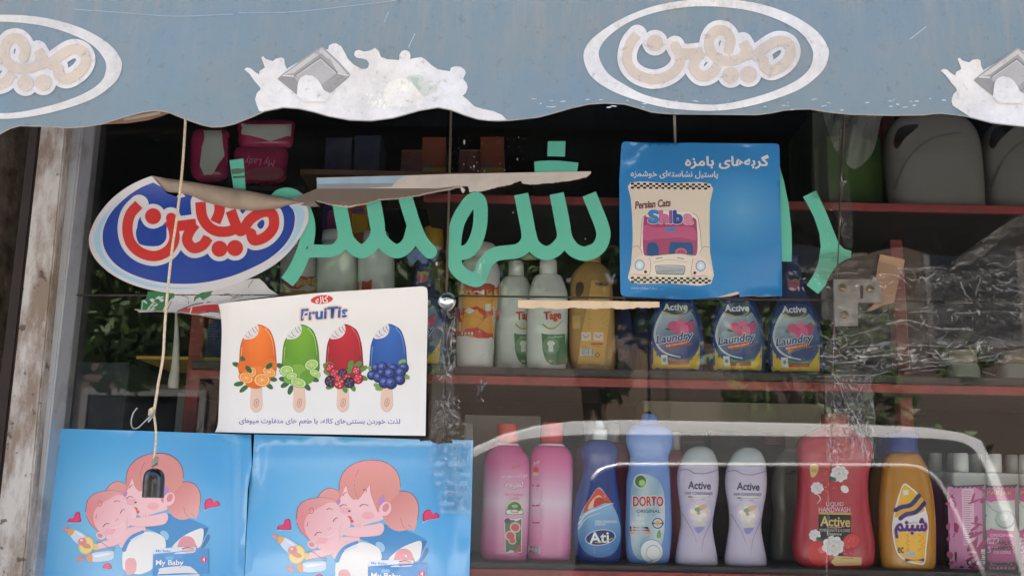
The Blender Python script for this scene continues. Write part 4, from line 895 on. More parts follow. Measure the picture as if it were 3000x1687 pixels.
y2 = lambda u, v: -.008-.004*math.sin(u/110.0+1)-.003*math.sin(v/60.0)-.012*math.exp(-((u-745)/16.0)**2)*max(0, 1-(v-1270)/220.0)-.006*math.exp(-((u-1330)/30.0)**2)-.003*math.sin(v/14.0)*math.exp(-((v-1308)/16.0)**2)
baby(tf1, (420, 1500), bg1, 'blue poster of a cartoon girl kissing a baby, behind the cord weight', y1, [], None)
baby(tf2, (1050, 1500), bg2, 'blue poster of a cartoon girl kissing a baby, below the popsicle poster', y2, [], None)

# ================================================================ blue square sticker
sq = thing('square_sticker', 'glossy blue square sticker with white lettering and a taxi sweet packet', 'sticker', P(2050, 640, -.008))
G = lambda s: T('G', s)
def qy(u, v):
    y = -.0045-.002*math.sin(u/60.0)*math.sin(v/75.0)
    y -= .012*max(0, 1-((u-1815)+(v-417))/95.0) + .012*max(0, 1-((2284-u)+(v-420))/120.0)+.010*max(0, (v-845)/25.0)*(.5+.5*math.sin((u-1900)/48.0))
    y -= .007*math.exp(-(((u-1815)-(600-v)*.0-20-(v-417)*-.6-45)/9.0)**2)*(1 if v < 480 else 0)
    return y
A = Art(sheet(0, qy), step=14)
def qc(u, v): d = math.hypot((u-G('1100,600')[0][0])/150.0, (v-G('1100,660')[0][1])/135.0); g_ = max(0, 1-d)*.5; return tuple(a+(b-a)*g_ for a, b in zip((54, 134, 194), (150, 200, 228)))
A.poly(cat(G('112,140 125,105 160,98'), 3)+G('700,108 1000,112')+cat(G('1360,114 1395,122 1404,155'), 3)+G('1406,300 1412,700 1422,1000 1426,1345 1420,1362 1380,1356 1250,1362 1180,1352 1080,1360 1068,1322 1030,1330 980,1345 890,1370 760,1380 640,1386 400,1374 160,1362')+cat(G('130,1358 108,1340 104,1300'), 3)+G('98,900 96,400'), qc, 0)
A.poly(G('890,1370 980,1343 1030,1328 1068,1320 1074,1340 1000,1360'), (206, 190, 168), 1); A.stroke(G('1080,1362 1180,1355 1250,1362 1380,1356'), 2, (160, 140, 110), 1)
A.text(fa('گربه\u200cهای بامزه'), [*G('632,205')[0], *G('1318,322')[0]], (222, 222, 216), 2, 0, .035); A.text(fa('پاستیل نشاسته\u200cای خوشمزه'), [*G('190,335')[0], *G('902,405')[0]], (212, 216, 214), 2, .6, .02)
A.poly(cat(G('188,432 500,436 838,442 836,600 833,800 836,1000 845,1256 500,1252 188,1245 192,1100 205,900 200,700 190,560'), 3, True), (224, 212, 194), 1)
for r in range(3):
    for c in range(26):
        for b, (xa, xb) in ((434, (190, 838)), (1201, (190, 843))):
            if (r+c) % 2: continue
            w_ = (xb-xa)/26.0; x = xa+c*w_; y = b+r*16+c*.3; A.poly(G('%f,%f %f,%f %f,%f %f,%f' % (x, y, x+w_, y, x+w_, y+16, x, y+16)), (28, 28, 30), 2+.3*(c % 2))
A.text('Persian Cats', [*G('222,575')[0], *G('516,638')[0]], (58, 30, 36), 2.5, -4.5, .05, .2); A.text('Persian Cats', [*G('228,580')[0], *G('512,634')[0]], (150, 96, 110), 3, -4.5, .0, .2)
# the taxi
pk = lambda s, c, k, sm=4: A.poly(cat(G(s), sm, True) if sm else G(s), c, k)
sk_ = lambda s, w_, c, k: A.stroke(G(s), w_*.359, c, k)
pk('268,960 280,760 300,700 350,675 520,668 690,678 740,720 760,850 765,960 700,1040 340,1040', (236, 226, 214), 2); sk_('268,960 280,760 300,705 350,680', 4, (110, 90, 90), 2.3); sk_('690,680 735,715 758,850 765,960', 4, (110, 90, 90), 2.3)
pk('290,980 296,720 340,715 520,708 700,716 730,800 732,1000 690,1030 600,1015 470,1020 330,1035', (168, 76, 116), 2.6); pk('300,780 400,800 560,790 700,800 720,900 600,880 420,890 300,900', (190, 96, 132), 2.8)
pk('325,1030 325,940 345,925 400,925 420,1020', (40, 84, 138), 3.2, 2); pk('505,1020 510,930 530,915 640,920 690,925 695,1030 600,1012', (40, 84, 138), 3.2, 2); pk('470,800 555,798 556,825 472,828', (54, 140, 196), 3.4, 0)
A.ell(G('600,1000')[0], 17, 12, (206, 110, 140), 3.6); A.ell(G('600,1002')[0], 13, 9, (168, 76, 116), 3.8)
pk('200,1180 210,1080 260,1030 350,1030 480,1018 600,1012 720,1030 790,1045 830,1110 840,1190 700,1198 350,1190', (232, 222, 206), 4); sk_('350,1032 480,1018 600,1012 690,1030', 4, (120, 100, 96), 4.3); sk_('375,1085 500,1060 650,1082', 3, (160, 140, 130), 4.4)
pk('205,1180 215,1070 270,1035 340,1045 352,1090 335,1185', (236, 216, 204), 4.5, 3); pk('690,1190 690,1090 700,1050 770,1040 815,1080 820,1190', (236, 216, 204), 4.5, 3); sk_('340,1045 352,1095 335,1185 215,1178', 3.5, (140, 112, 106), 4.8); sk_('700,1050 690,1095 690,1188 818,1190', 3.5, (140, 112, 106), 4.8)
for s in ('262,1105', '760,1112'): A.ell(G(s)[0], 15, 16, (110, 160, 190), 5); A.ell(G(s)[0], 12, 13, (206, 224, 232), 5.2); A.ell(G(s)[0], 5, 6, (232, 238, 242), 5.4)
for s in ('310,1160', '712,1168'): A.ell(G(s)[0], 4.5, 4.5, (96, 40, 44), 5)
A.poly(cat(G('390,1125 400,1108 500,1104 620,1110 634,1130 626,1175 600,1185 420,1180 398,1170'), 3, True), (120, 140, 150), 5); A.poly(cat(G('398,1128 405,1114 500,1110 615,1116 626,1132 618,1170 596,1178 424,1174 404,1166'), 3, True), (206, 212, 214), 5.2)
for i in range(6): A.stroke(G('405,%d 620,%d' % (1121+i*10, 1125+i*10)), 1.3, (60, 62, 66), 5.4+.1*i, 0)
for s in ('200,960 240,948 270,975 280,1010', '830,960 790,955 765,980 750,1010'): sk_(s, 4, (150, 110, 108), 4.6)
for s in ('395,1052 445,1044', '570,1046 620,1054'): sk_(s, 7, (130, 120, 116), 4.6)
for ch, b, c in (('S', '332,656 420,766', (52, 140, 202)), ('h', '424,660 496,764', (214, 116, 160)), ('i', '504,660 528,766', (150, 90, 160)), ('b', '536,660 612,768', (40, 92, 168)), ('a', '622,690 696,770', (222, 140, 172))):
    a, d = G(b); A.text(ch, [a[0]-3, a[1]-3, d[0]+3, d[1]+3], (222, 204, 200), 6, 0, .12); A.text(ch, [a[0]-1, a[1]-1, d[0]+1, d[1]+1], tuple(int(v*.45) for v in c), 6.5, 0, .09); A.text(ch, [*a, *d], c, 7, 0, .06)
A.text('www.shibaclub.com', [*G('192,1282')[0], *G('446,1304')[0]], (170, 196, 212), 2, 1.5, .01)
A.build('printed_sheet', GLOSS, sq, True)
# ================================================================ shelves inside
rust = flat('red_steel', (126, 42, 38), .55, var=.2, dirt=.25); board = flat('shelf_board', (48, 45, 42), .7, var=.2, dirt=.3)
ZL = P(1950, 1650, .16).z; ZM = P(1950, 1099, .17).z; ZU = P(2700, 632, .2).z
XA, XB = P(560, 1100, .1).x, 2.2
rack = thing('shelf_rack', 'red steel shelf rack standing behind the window glass', 'shelf rack', (.6, .3, .05))
def shelf(z, x0, x1, y0, y1, rail, h, dz=.012):
    MB().box(x0, y0+.012, z-.016, x1, y1, z, .002).build('shelf_board', board, rack)
    if rail: MB().box(x0, y0, z-dz-h, x1, y0+.011, z-dz, .002).build('front_rail', rust, rack)
shelf(ZL, XA+.2, XB, .075, .62, True, .034, .010); shelf(ZM, XA, XB, .085, .62, True, .017, .018); shelf(ZU, P(1250, 640, .2).x, XB, .11, .62, True, .017, .002)
MB().box(XA, .30, P(700, 543, .3).z-.012, P(890, 543, .3).x, .6, P(700, 543, .3).z).build('shelf_board', board, rack)
MB().box(P(885, 508, .38).x, .36, P(1100, 508, .38).z-.012, P(1560, 508, .38).x, .62, P(1100, 508, .38).z).build('shelf_board', flat('brown_board', (104, 76, 54), .7), rack)
MB().box(P(420, 1048, .3).x, .26, P(600, 1046, .26).z-.006, P(1120, 1048, .3).x, .5, P(600, 1046, .26).z).build('shelf_board', flat('yellow_edge', (170, 136, 50), .6), rack)
for (a, b, y) in (((2575, 330), (2672, 1687), .34), ((578, 880), (560, 1400), .24)):
    x = P((a[0]+b[0])/2+14, 900, y).x
    MB().box(x-.014, y, .06, x+.014, y+.03, 2.5 if a[1] < 800 else P(600, 900, .24).z, .002).build('post', rust, rack)
# ================================================================ bottles
PL = inkmat('bottle_plastic', .26, .5, .05, gain=.86, scale=30); PLM = inkmat('matt_plastic', .55, .4, .12, gain=.86, scale=30); LAB = inkmat('bottle_label', .4, .4, .04, gain=.88, scale=30)
SHN = inkmat('foil_label', .28, .6, .05, gain=.88, scale=30)
def grad(stops):
    def f(t):
        for i in range(len(stops)-1):
            if t <= stops[i+1][0]:
                k = max(0, (t-stops[i][0])/(stops[i+1][0]-stops[i][0])); return tuple(a+(b-a)*k for a, b in zip(stops[i][1], stops[i+1][1]))
        return stops[-1][1]
    return f
def solid(c): return lambda t: c
def bottle(name, label, category, crop, Y, base, body, col, caps=(), dr=.62, n=2.4, art=None, group=None, mat=None, art_mat=None, lname='label', bmax=None):
    L0 = Loft(crop, body, Y, dr, n, bmax); dz = base-L0.z0; ph = []
    def mv(L):
        L.rows = [(z+dz, c, a) for z, c, a in L.rows]; L.z0 += dz; L.z1 += dz; return L
    mv(L0); t = thing(name, label, category, (L0.cx, Y, L0.z0), group)
    L0.build('body', mat or PL, t, col if callable(col) else solid(col))
    for cn, rows, cc, cdr, cnn in caps:
        L = mv(Loft(crop, rows, Y, cdr, cnn, None, 4, False)); L.build(cn, PL, t, cc if callable(cc) else solid(cc))
    if art:
        A = Art(L0.front, step=14); art(A, lambda s: T(crop, s)); A.build(lname, art_mat or LAB, t, True)
    return t
def lines(A, f, x0, x1, y0, y1, n, c, k, w_=2.2, rag_=.25, seed=1):
    q = random.Random(seed)
    for i in range(n):
        y = y0+(y1-y0)*i/max(1, n-1); A.stroke(f('%f,%f %f,%f' % (x0+q.uniform(0, rag_)*(x1-x0)*.3, y, x1-q.uniform(0, rag_)*(x1-x0), y)), w_, c, k+.02*i, 0, butt=True)
def camellia(A, c, r, col, ctr, k, rot=0):
    q = random.Random(int(rot*10)+3)
    for ring, (rr, sz, n) in enumerate(((.62, .46, 8), (.36, .40, 6), (.14, .30, 4))):
        for i in range(n):
            a = rot+ring*.4+i*6.283/n; d = q.uniform(.9, 1.1); sh = (0, 14, 6)[ring]+(i % 2)*9
            A.ell((c[0]+r*rr*d*math.cos(a), c[1]+r*rr*d*math.sin(a)*.9), r*sz, r*sz*.8, tuple(max(0, v-sh) for v in col), k+.25*ring+.03*i, math.degrees(a)+20, 14)
    A.ell(c, r*.16, r*.14, ctr, k+1.0, 0, 10)
def flower(A, c, r, col, ctr, k, n=6, rot=0):
    for i in range(n):
        a = rot+i*6.283/n; A.ell((c[0]+r*.5*math.cos(a), c[1]+r*.5*math.sin(a)), r*.55, r*.36, tuple(min(255, v-(i % 3)*7) for v in col), k+.05*i, math.degrees(a), 12)
    A.ell(c, r*.24, r*.22, ctr, k+.5, 0, 10)
pinkg = grad([(0, (206, 92, 150)), (.25, (218, 140, 182)), (.5, (226, 196, 216)), (.66, (222, 160, 196)), (.85, (214, 96, 152)), (1, (206, 84, 140))])
def a_p1(A, f):
    A.text(fa('اکتج'), [*f('340,515')[0], *f('412,550')[0]], (206, 40, 80), 1, 0, .01)
    A.text(fa('نرم کننده موی سر'), [*f('252,590')[0], *f('470,632')[0]], (240, 214, 226), 1, -2, .02); A.text(fa('لطیفه'), [*f('278,648')[0], *f('444,724')[0]], (186, 40, 90), 1, 0, .085); A.text(fa('لطیفه'), [*f('284,654')[0], *f('438,718')[0]], (244, 226, 234), 2, 0, .03)
    A.text('Hair Condition', [*f('284,752')[0], *f('440,776')[0]], (196, 50, 100), 1, 1); A.text('Latifeh', [*f('326,784')[0], *f('402,806')[0]], (196, 50, 100), 1, 1)
    A.poly(cat(f('300,935 298,880 310,845 340,822 368,818 400,828 424,858 430,900 428,935'), 3, True), (216, 206, 120), 1); A.poly(cat(f('306,930 304,880 318,848 345,830 368,826 396,836 418,862 424,900 422,930'), 3, True), (40, 112, 66), 1.4); A.ell(f('366,862')[0], 9, 5, (150, 190, 120), 1.8)
    A.poly(cat(f('292,908 300,888 430,888 436,908 430,934 300,934'), 2, True), (60, 130, 80), 2); A.poly(cat(f('298,908 306,894 424,894 430,908 424,928 306,928'), 2, True), (238, 228, 228), 2.3); A.text(fa('لطیفه'), [*f('330,896')[0], *f('400,926')[0]], (200, 40, 50), 2.7, 0, .03)
    A.poly(f('278,960 428,962 424,1250 285,1254'), (232, 226, 222), 1); A.poly(f('284,966 422,968 418,1244 290,1248'), lambda u, v: (70, 120, 66) if v < f('0,1130')[0][1] else (44, 98, 54), 1.4)
    for s, r in (('370,1040', 46), ('330,1110', 46), ('345,1150', 34)): A.ell(f(s)[0], r*.35, r*.33, (232, 190, 180), 2+r*.004, 20); A.ell(f(s)[0], r*.26, r*.24, (200, 74, 84), 2.4+r*.004, 20)
    A.ell(f('305,985')[0], 9, 8, (90, 40, 110), 2.5); A.poly(f('355,1250 415,1180 424,1195 385,1250'), (214, 50, 50), 2.5)
bottle('conditioner_bottle', 'pink and white hair conditioner bottle with coral cap, nearest the poster', 'bottle', 'O', .16, ZL,
       [(1330, 118, 440), (1318, 95, 462), (1290, 82, 466), (1250, 70, 470), (1100, 78, 478), (900, 92, 485), (700, 98, 492), (520, 105, 490), (450, 122, 470), (400, 152, 432), (372, 180, 408)], pinkg,
       [('collar', [(372, 184, 406), (352, 196, 400)], (226, 206, 214), 1, 2), ('cap', [(352, 214, 392), (345, 216, 392), (200, 220, 388), (190, 228, 378)], (224, 104, 96), 1, 2)], .55, 2.3, a_p1)
def a_p2(A, f):
    A.text(fa('اکتج'), [*f('522,480')[0], *f('572,525')[0]], (244, 214, 228), 1); A.ell(f('545,560')[0], 8, 9, (200, 60, 60), 1); A.ell(f('540,595')[0], 9, 6, (224, 170, 150), 1.2); A.text(fa('نرم کننده موی سر'), [*f('505,632')[0], *f('645,672')[0]], (232, 140, 180), 1, -3)
    for i, (y0, y1, n) in enumerate(((715, 850, 10), (880, 985, 8), (1030, 1150, 9))): lines(A, f, 503, 605, y0, y1, n, (196, 96, 140), 1, 1.3, .2, i)
    for y in (690, 857, 1000): A.rect(*f('510,%d' % (y-7))[0], *f('575,%d' % (y+7))[0], (196, 56, 96), 1.5)
    A.poly(f('482,1190 580,1200 578,1262 478,1250'), (226, 210, 216), 1)
    for i in range(10): A.stroke(f('%d,%d %d,%d' % (488+i*9, 1196+i, 487+i*9, 1246+i)), 1.1+(i % 3)*.5, (90, 70, 90), 1.4, 0)
bottle('conditioner_bottle', 'pink conditioner bottle turned sideways with small print and barcode, red cap', 'bottle', 'O', .17, ZL,
       [(1345, 520, 790), (1330, 490, 822), (1300, 474, 830), (1100, 478, 840), (800, 487, 850), (560, 492, 853), (470, 498, 848), (410, 524, 818), (385, 556, 790)], pinkg,
       [('collar', [(385, 556, 786), (366, 570, 776)], (226, 206, 214), 1, 2), ('cap', [(366, 582, 766), (200, 592, 768), (190, 600, 758)], (204, 62, 62), 1, 2)], .62, 2.6, a_p2)
def a_ati(A, f):
    tear = cat(f('1070,703 1140,780 1200,880 1240,980 1253,1080 1240,1180 1190,1258 1110,1288 1020,1280 935,1222 897,1120 895,1010 930,900 1000,790'), 4, True)
    yl, yh = f('0,850')[0][1], f('0,1280')[0][1]
    A.poly(tear, lambda u, v: tuple(a+(b-a)*max(0, min(1, (v-yl)/(yh-yl))) for a, b in zip((150, 192, 226), (58, 116, 182))), 1)
    A.poly(cat(f('1070,712 1172,828 1120,838 1060,862 990,888 938,922 965,850 1015,775'), 3, True), (224, 84, 56), 1.5); A.poly(cat(f('1062,770 1100,800 1060,850 980,890 1000,830'), 3, True), (240, 196, 170), 1.8)
    A.poly(cat(f('1040,800 1090,790 1110,830 1060,860 1025,870'), 3, True), (206, 56, 44), 2.2); A.stroke(f('1075,790 1125,825 1150,820'), 3, (60, 100, 50), 2.6)
    for s, w_ in (('905,1010 960,935 1060,885 1175,840 1190,850', 5), ('900,1050 970,960 1080,920', 3), ('910,960 1000,900 1090,880', 3)): A.stroke(f(s), w_, (224, 234, 242), 2.8+w_*.1, w1=1)
    A.text('DISH WASHING', [*f('1040,980')[0], *f('1222,1002')[0]], (226, 234, 240), 2, 0, .01); A.text('LIQUID', [*f('1040,1004')[0], *f('1125,1026')[0]], (226, 234, 240), 2, 0, .01)
    A.ell(f('1083,1124')[0], 45, 23, (206, 222, 236), 3, -8); A.ell(f('1083,1124')[0], 42.5, 21, (30, 44, 104), 3.3, -8); A.text('Ati', [*f('990,1078')[0], *f('1155,1172')[0]], (238, 240, 242), 4, -3, .03); A.stroke(f('1040,1165 1110,1162 1185,1130'), 2.4, (196, 196, 60), 4.6); lines(A, f, 1020, 1200, 1215, 1250, 3, (150, 190, 220), 2, 1.2)
bottle('dish_soap_bottle', 'dark blue waisted dish soap bottle with white cap and teardrop label', 'bottle', 'O', .16, ZL,
       [(1360, 910, 1225), (1345, 892, 1245), (1300, 875, 1255), (1180, 858, 1264), (1000, 850, 1265), (850, 866, 1250), (700, 905, 1226), (560, 940, 1214), (450, 918, 1228), (390, 930, 1216), (348, 968, 1184), (336, 1000, 1150)], (44, 66, 138),
       [('cap', [(336, 1010, 1142), (252, 1012, 1142), (246, 1020, 1134)], (214, 216, 216), 1, 2), ('nozzle', [(246, 1036, 1118), (190, 1040, 1112), (178, 1048, 1104)], (190, 200, 220), 1, 2)], .6, 2.2, a_ati)
def a_dor(A, f):
    yl, yh = f('0,620')[0][1], f('0,1300')[0][1]
    def sil(u, v):
        t = (v-yl)/(yh-yl); x = (u-f('1335,0')[0][0])/98; b = (.5+.5*math.sin(x*9+t*5))*.35
        return tuple(p+(q_-p)*min(1, max(0, b+abs(t-.55)*.5)) for p, q_ in zip((206, 216, 220), (84, 140, 176)))
    A.poly(cat(f('1370,625 1440,592 1530,618 1590,680 1620,800 1622,1000 1606,1150 1550,1265 1470,1312 1400,1302 1350,1222 1332,1050 1333,850 1345,700'), 4, True), sil, 1)
    A.ell(f('1420,655')[0], 21, 22, (196, 206, 206), 2); A.ell(f('1420,655')[0], 16.5, 17.5, (70, 110, 60), 2.3); A.ell(f('1432,668')[0], 10, 10, (150, 190, 96), 2.6); A.ell(f('1432,668')[0], 7, 7, (176, 208, 130), 2.8)
    A.text('DORTO', [*f('1348,772')[0], *f('1618,870')[0]], (230, 232, 232), 2, 0, .075); A.text('DORTO', [*f('1355,778')[0], *f('1612,865')[0]], (200, 48, 48), 3, 0, .04)
    A.text('ORIGINAL', [*f('1386,890')[0], *f('1586,918')[0]], (60, 74, 96), 2, 0, .02); lines(A, f, 1395, 1575, 936, 936, 1, (60, 120, 180), 2, 2)
    for s, b in (('TRIPLE', '1372,955 1448,980'), ('ACTION', '1345,992 1448,1018')): A.text(s, [*f(b)[0], *f(b)[1]], (226, 232, 234), 2, 0, .03)
    for i, c in enumerate(((44, 40, 42), (190, 50, 46), (206, 170, 50))): A.poly(f('1330,%d %d,%d %d,%d 1330,%d' % (1030+i*22, 1480+i*10, 1034+i*21, 1490+i*10, 1054+i*21, 1051+i*22)), c, 2+.2*i)
    A.ell(f('1563,1005')[0], 16, 16, (60, 84, 130), 2); A.ell(f('1563,1005')[0], 13, 13, (206, 210, 206), 2.3); A.ell(f('1563,1005')[0], 7, 8, (226, 180, 110), 2.6); A.rect(*f('1513,996')[0], *f('1614,1014')[0], (60, 84, 130), 2.9)
    A.poly(cat(f('1555,1120 1560,1080 1580,1060 1592,1100 1580,1130'), 3, True), (120, 170, 70), 2.5)
    A.ell(f('1510,1240')[0], 34, 36, (130, 160, 190), 2.2, 0); A.ell(f('1512,1240')[0], 32, 33, (222, 228, 228), 2.5); A.ell(f('1525,1250')[0], 21, 22, (150, 170, 190), 2.8); A.ell(f('1526,1252')[0], 19.5, 20, (232, 234, 232), 3.1)
    A.stroke(f('1415,1200 1440,1150 1490,1115'), 2.4, (110, 160, 200), 2.7)
bottle('dish_soap_bottle', 'light blue dish soap bottle with rounded top and silver label', 'bottle', 'O', .16, ZL,
       [(1378, 1345, 1620), (1362, 1318, 1650), (1300, 1300, 1666), (1100, 1290, 1680), (900, 1295, 1677), (700, 1300, 1669), (570, 1320, 1660), (480, 1331, 1655), (410, 1308, 1682), (330, 1296, 1692), (262, 1320, 1676), (222, 1360, 1630)], (118, 152, 214),
       [('cap', [(222, 1362, 1628), (205, 1400, 1580), (190, 1420, 1566), (140, 1424, 1562), (130, 1440, 1548)], (112, 146, 210), 1, 2)], .5, 2.3, a_dor)
def a_lav(A, f):
    A.text('Active', [*f('188,655')[0], *f('380,722')[0]], (62, 62, 84), 1, 2, .025); A.text('HAIR CONDITIONER', [*f('162,742')[0], *f('396,768')[0]], (104, 100, 130), 1, 1, .015)
    A.rect(*f('186,777')[0], *f('372,792')[0], (196, 172, 130), 1); A.rect(*f('190,780')[0], *f('225,789')[0], (90, 80, 100), 1.3); lines(A, f, 205, 360, 803, 803, 1, (120, 116, 140), 1, 1.6)
    A.poly(cat(f('170,850 280,815 390,850 395,940 350,1040 280,1095 230,1040 180,950'), 4, True), (190, 184, 220), 1); A.ell(f('283,912')[0], 34, 34, (206, 196, 222), 1.4); A.ell(f('283,915')[0], 30, 30, (220, 206, 200), 1.8)
    flower(A, f('275,920')[0], 24, (236, 232, 232), (206, 176, 100), 2.2, 6, .3); A.poly(cat(f('270,870 320,845 355,855 330,885 290,900'), 3, True), (216, 176, 140), 3); A.poly(cat(f('240,890 265,870 290,885 275,915'), 2, True), (140, 160, 126), 3.1)
    A.poly(cat(f('225,1000 345,1000 320,1030 245,1030'), 2, True), (206, 206, 186), 2); A.poly(cat(f('245,1040 325,1035 300,1075 275,1090 255,1075'), 3, True), (150, 144, 206), 2.2)
    A.stroke(f('140,920 190,1010 235,1090 258,1165'), 2, (130, 110, 150), 1.5, w1=.8); A.stroke(f('398,950 360,1040 320,1130 300,1240'), 2, (130, 110, 150), 1.5, w1=.8); A.stroke(f('118,562 180,555 240,585 310,592 370,580 437,560'), 2, (120, 120, 132), 1.7)
cd = bottle('shampoo_bottle', 'lilac waisted hair conditioner bottle with silver top beside the light blue dish soap', 'bottle', 'p', .16, ZL,
       [(1392, 100, 428), (1378, 84, 437), (1330, 82, 434), (1250, 95, 420), (1150, 112, 402), (1070, 124, 393), (980, 126, 402), (880, 116, 420), (780, 100, 438), (690, 94, 445), (610, 102, 442), (560, 116, 438)], (204, 194, 216),
       [('cap', [(560, 116, 438), (520, 132, 432), (480, 150, 420), (440, 178, 398), (415, 215, 365), (402, 250, 330)], (176, 184, 184), .62, 2.3)], .55, 2.2, a_lav, 'pair of lilac conditioner bottles')
dv = P(1950+700*.349873, 1600, .16)-P(1950+285*.349873, 1596, .16); dv.y = .006; dv.z = 0
dup(cd, dv, 'lilac waisted hair conditioner bottle with silver top beside the red handwash')
def a_red(A, f):
    T2 = lambda s: T('q', s)
    A.text('LIQUID', [*f('1345,828')[0], *f('1490,868')[0]], (226, 196, 206), 1, 0, .005); A.text('HANDWASH', [*f('1284,870')[0], *f('1546,912')[0]], (226, 196, 206), 1, 0, .005)
    A.poly(f('1280,928 1554,932 1554,1300 1480,1300 1280,1180'), (30, 26, 28), 1.5); A.poly(f('1284,912 1555,916 1555,936 1284,930'), (196, 160, 90), 1.7)
    A.text('Active', [*f('1296,948')[0], *f('1548,1034')[0]], (206, 180, 110), 2, 2, .03); A.stroke(f('1370,1040 1440,1042 1500,1030'), 3, (206, 120, 130), 2.3); A.text('POMEGRANATE & FLOWER', [*f('1288,1052')[0], *f('1546,1078')[0]], (190, 190, 186), 2, 1); A.text('Elegance', [*f('1352,1082')[0], *f('1474,1112')[0]], (206, 204, 200), 2, 1)
    W = (226, 220, 222)
    for c, r in (('1455,590', 72), ('1268,710', 52), ('1405,1195', 90), ('1250,1105', 48)): camellia(A, f(c)[0], r*.35, W, (206, 176, 120), 2.4+r*.002, r)
    A.ell(f('1500,720')[0], 13, 10, W, 2.4, 40); A.stroke(f('1270,760 1296,800 1270,840'), 3.5, (222, 200, 206), 2.4, w1=1.5)
    for s in ('1400,635 28 14', '1290,1140 24 12'): a, b, c = s.split(); A.ell(f(a)[0], 11, 6, (30, 90, 70), 2.9, 20)
    for i in range(26):
        q = random.Random(i); c = f('%f,%f' % (q.choice([1340, 1350, 1420, 1440])+q.uniform(-40, 60), q.choice([560, 700, 620, 740])+q.uniform(-50, 40)))[0]; A.ell(c, 2.6, 1.2, (196, 140, 80), 2+.01*i, q.uniform(0, 180), 8)
    A.ell(f('1290,1250')[0], 36, 38, (200, 44, 50), 2.1); A.ell(f('1310,1230')[0], 12, 10, (220, 90, 90), 2.3); A.ell(f('1530,1200')[0], 20, 32, (170, 30, 44), 2); A.ell(f('1560,1150')[0], 22, 20, (206, 60, 60), 2.2)
    for i in range(22): q = random.Random(i+50); c = f('%f,%f' % (q.uniform(1490, 1580), q.uniform(1110, 1270)))[0]; A.ell(c, 2.4, 2.4, (214, 90, 100), 2.6+.01*i, 0, 8)
    A.poly(f('1420,1278 1640,1290 1640,1356 1420,1362 1385,1330'), (206, 176, 120), 3.4); lines(A, f, 1460, 1600, 1300, 1300, 1, (140, 100, 60), 3.7, 1.6)
    A.poly(cat(f('1212,520 1275,516 1278,560 1262,600 1232,624 1214,600'), 3, True), (206, 180, 110), 2); A.text('NEW', [*f('1232,540')[0], *f('1262,585')[0]], (120, 84, 30), 2.4, -80)
rr = [(1672, 2352, 2540), (1660, 2336, 2552), (1640, 2326, 2557), (1600, 2323, 2558), (1530, 2330, 2548), (1460, 2338, 2540), (1400, 2340, 2541), (1345, 2336, 2552), (1312, 2338, 2552), (1290, 2350, 2538), (1275, 2378, 2510), (1262, 2400, 2490)]
bottle('handwash_bottle', 'large red liquid handwash bottle with white flowers and black label', 'bottle', 'R', .15, ZL, rr, grad([(0, (170, 44, 58)), (.6, (180, 50, 64)), (1, (176, 56, 66))]), [('cap', [(1262, 2404, 2488), (1225, 2408, 2484)], (160, 60, 64), 1, 2)], .42, 3.4, lambda A, f: a_red(A, lambda s: T('p', s)))
def a_org(A, f):
    A.poly(cat(f('705,676 770,705 830,760 880,850 908,950 915,1060 900,1200 884,1340 820,1346 730,1325 660,1270 628,1180 610,1050 622,940 650,820'), 4, True), (232, 226, 222), 1); A.poly(cat(f('706,690 768,718 822,770 870,855 896,950 904,1060 890,1200 876,1330 820,1335 735,1314 672,1262 640,1175 624,1050 634,940 662,830'), 4, True), (236, 180, 52), 1.5)
    A.poly(cat(f('628,960 720,960 850,920 890,900 902,980 905,1070 760,1080 640,1060 622,1020'), 3, True), (226, 222, 224), 1.9)
    for s, c, w_ in (('640,895 690,870 770,850 835,775', (44, 44, 110), 13), ('655,930 710,900 790,880 855,805', (222, 164, 50), 12), ('680,965 730,930 810,910 880,840', (44, 44, 110), 13)): A.stroke(f(s), w_, c, 2.2+w_*.02)
    A.text(fa('شبنم'), [*f('625,955')[0], *f('912,1140')[0]], (226, 140, 150), 3, 0, .08); A.text(fa('شبنم'), [*f('632,962')[0], *f('905,1132')[0]], (50, 46, 120), 4, 0, .05); A.text(fa('شامپو'), [*f('745,985')[0], *f('820,1012')[0]], (40, 40, 60), 4.5)
    lines(A, f, 725, 885, 1105, 1235, 9, (150, 100, 30), 2.4, 1.3); A.text('ec', [*f('655,1205')[0], *f('708,1255')[0]], (70, 50, 20), 2.5, 0, .03); A.rect(*f('720,1248')[0], *f('805,1276')[0], (150, 170, 214), 2.5); A.rect(*f('718,1300')[0], *f('880,1325')[0], (60, 60, 110), 2.5); A.poly(f('702,728 748,728 746,768 704,768'), (214, 222, 222), 2.5)
bottle('shampoo_bottle', 'golden yellow shampoo bottle with blue cap and long oval label', 'bottle', 'q', .15, ZL,
       [(1462, 560, 930), (1450, 532, 960), (1400, 520, 970), (1300, 513, 972), (1150, 505, 972), (1000, 504, 966), (880, 508, 956), (760, 518, 938), (650, 530, 912), (560, 550, 876), (510, 580, 848), (492, 600, 830)], (190, 130, 44),
       [('cap', [(492, 560, 822), (485, 560, 823), (330, 566, 820), (318, 580, 806)], (34, 56, 122), 1, 2.2)], .6, 2.3, a_org)
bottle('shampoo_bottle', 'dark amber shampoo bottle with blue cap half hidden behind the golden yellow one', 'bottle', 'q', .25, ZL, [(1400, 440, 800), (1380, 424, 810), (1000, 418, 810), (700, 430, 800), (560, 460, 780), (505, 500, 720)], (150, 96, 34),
       [('cap', [(505, 480, 730), (320, 484, 726), (310, 494, 716)], (28, 46, 108), 1, 2.2)], .6, 2.3)
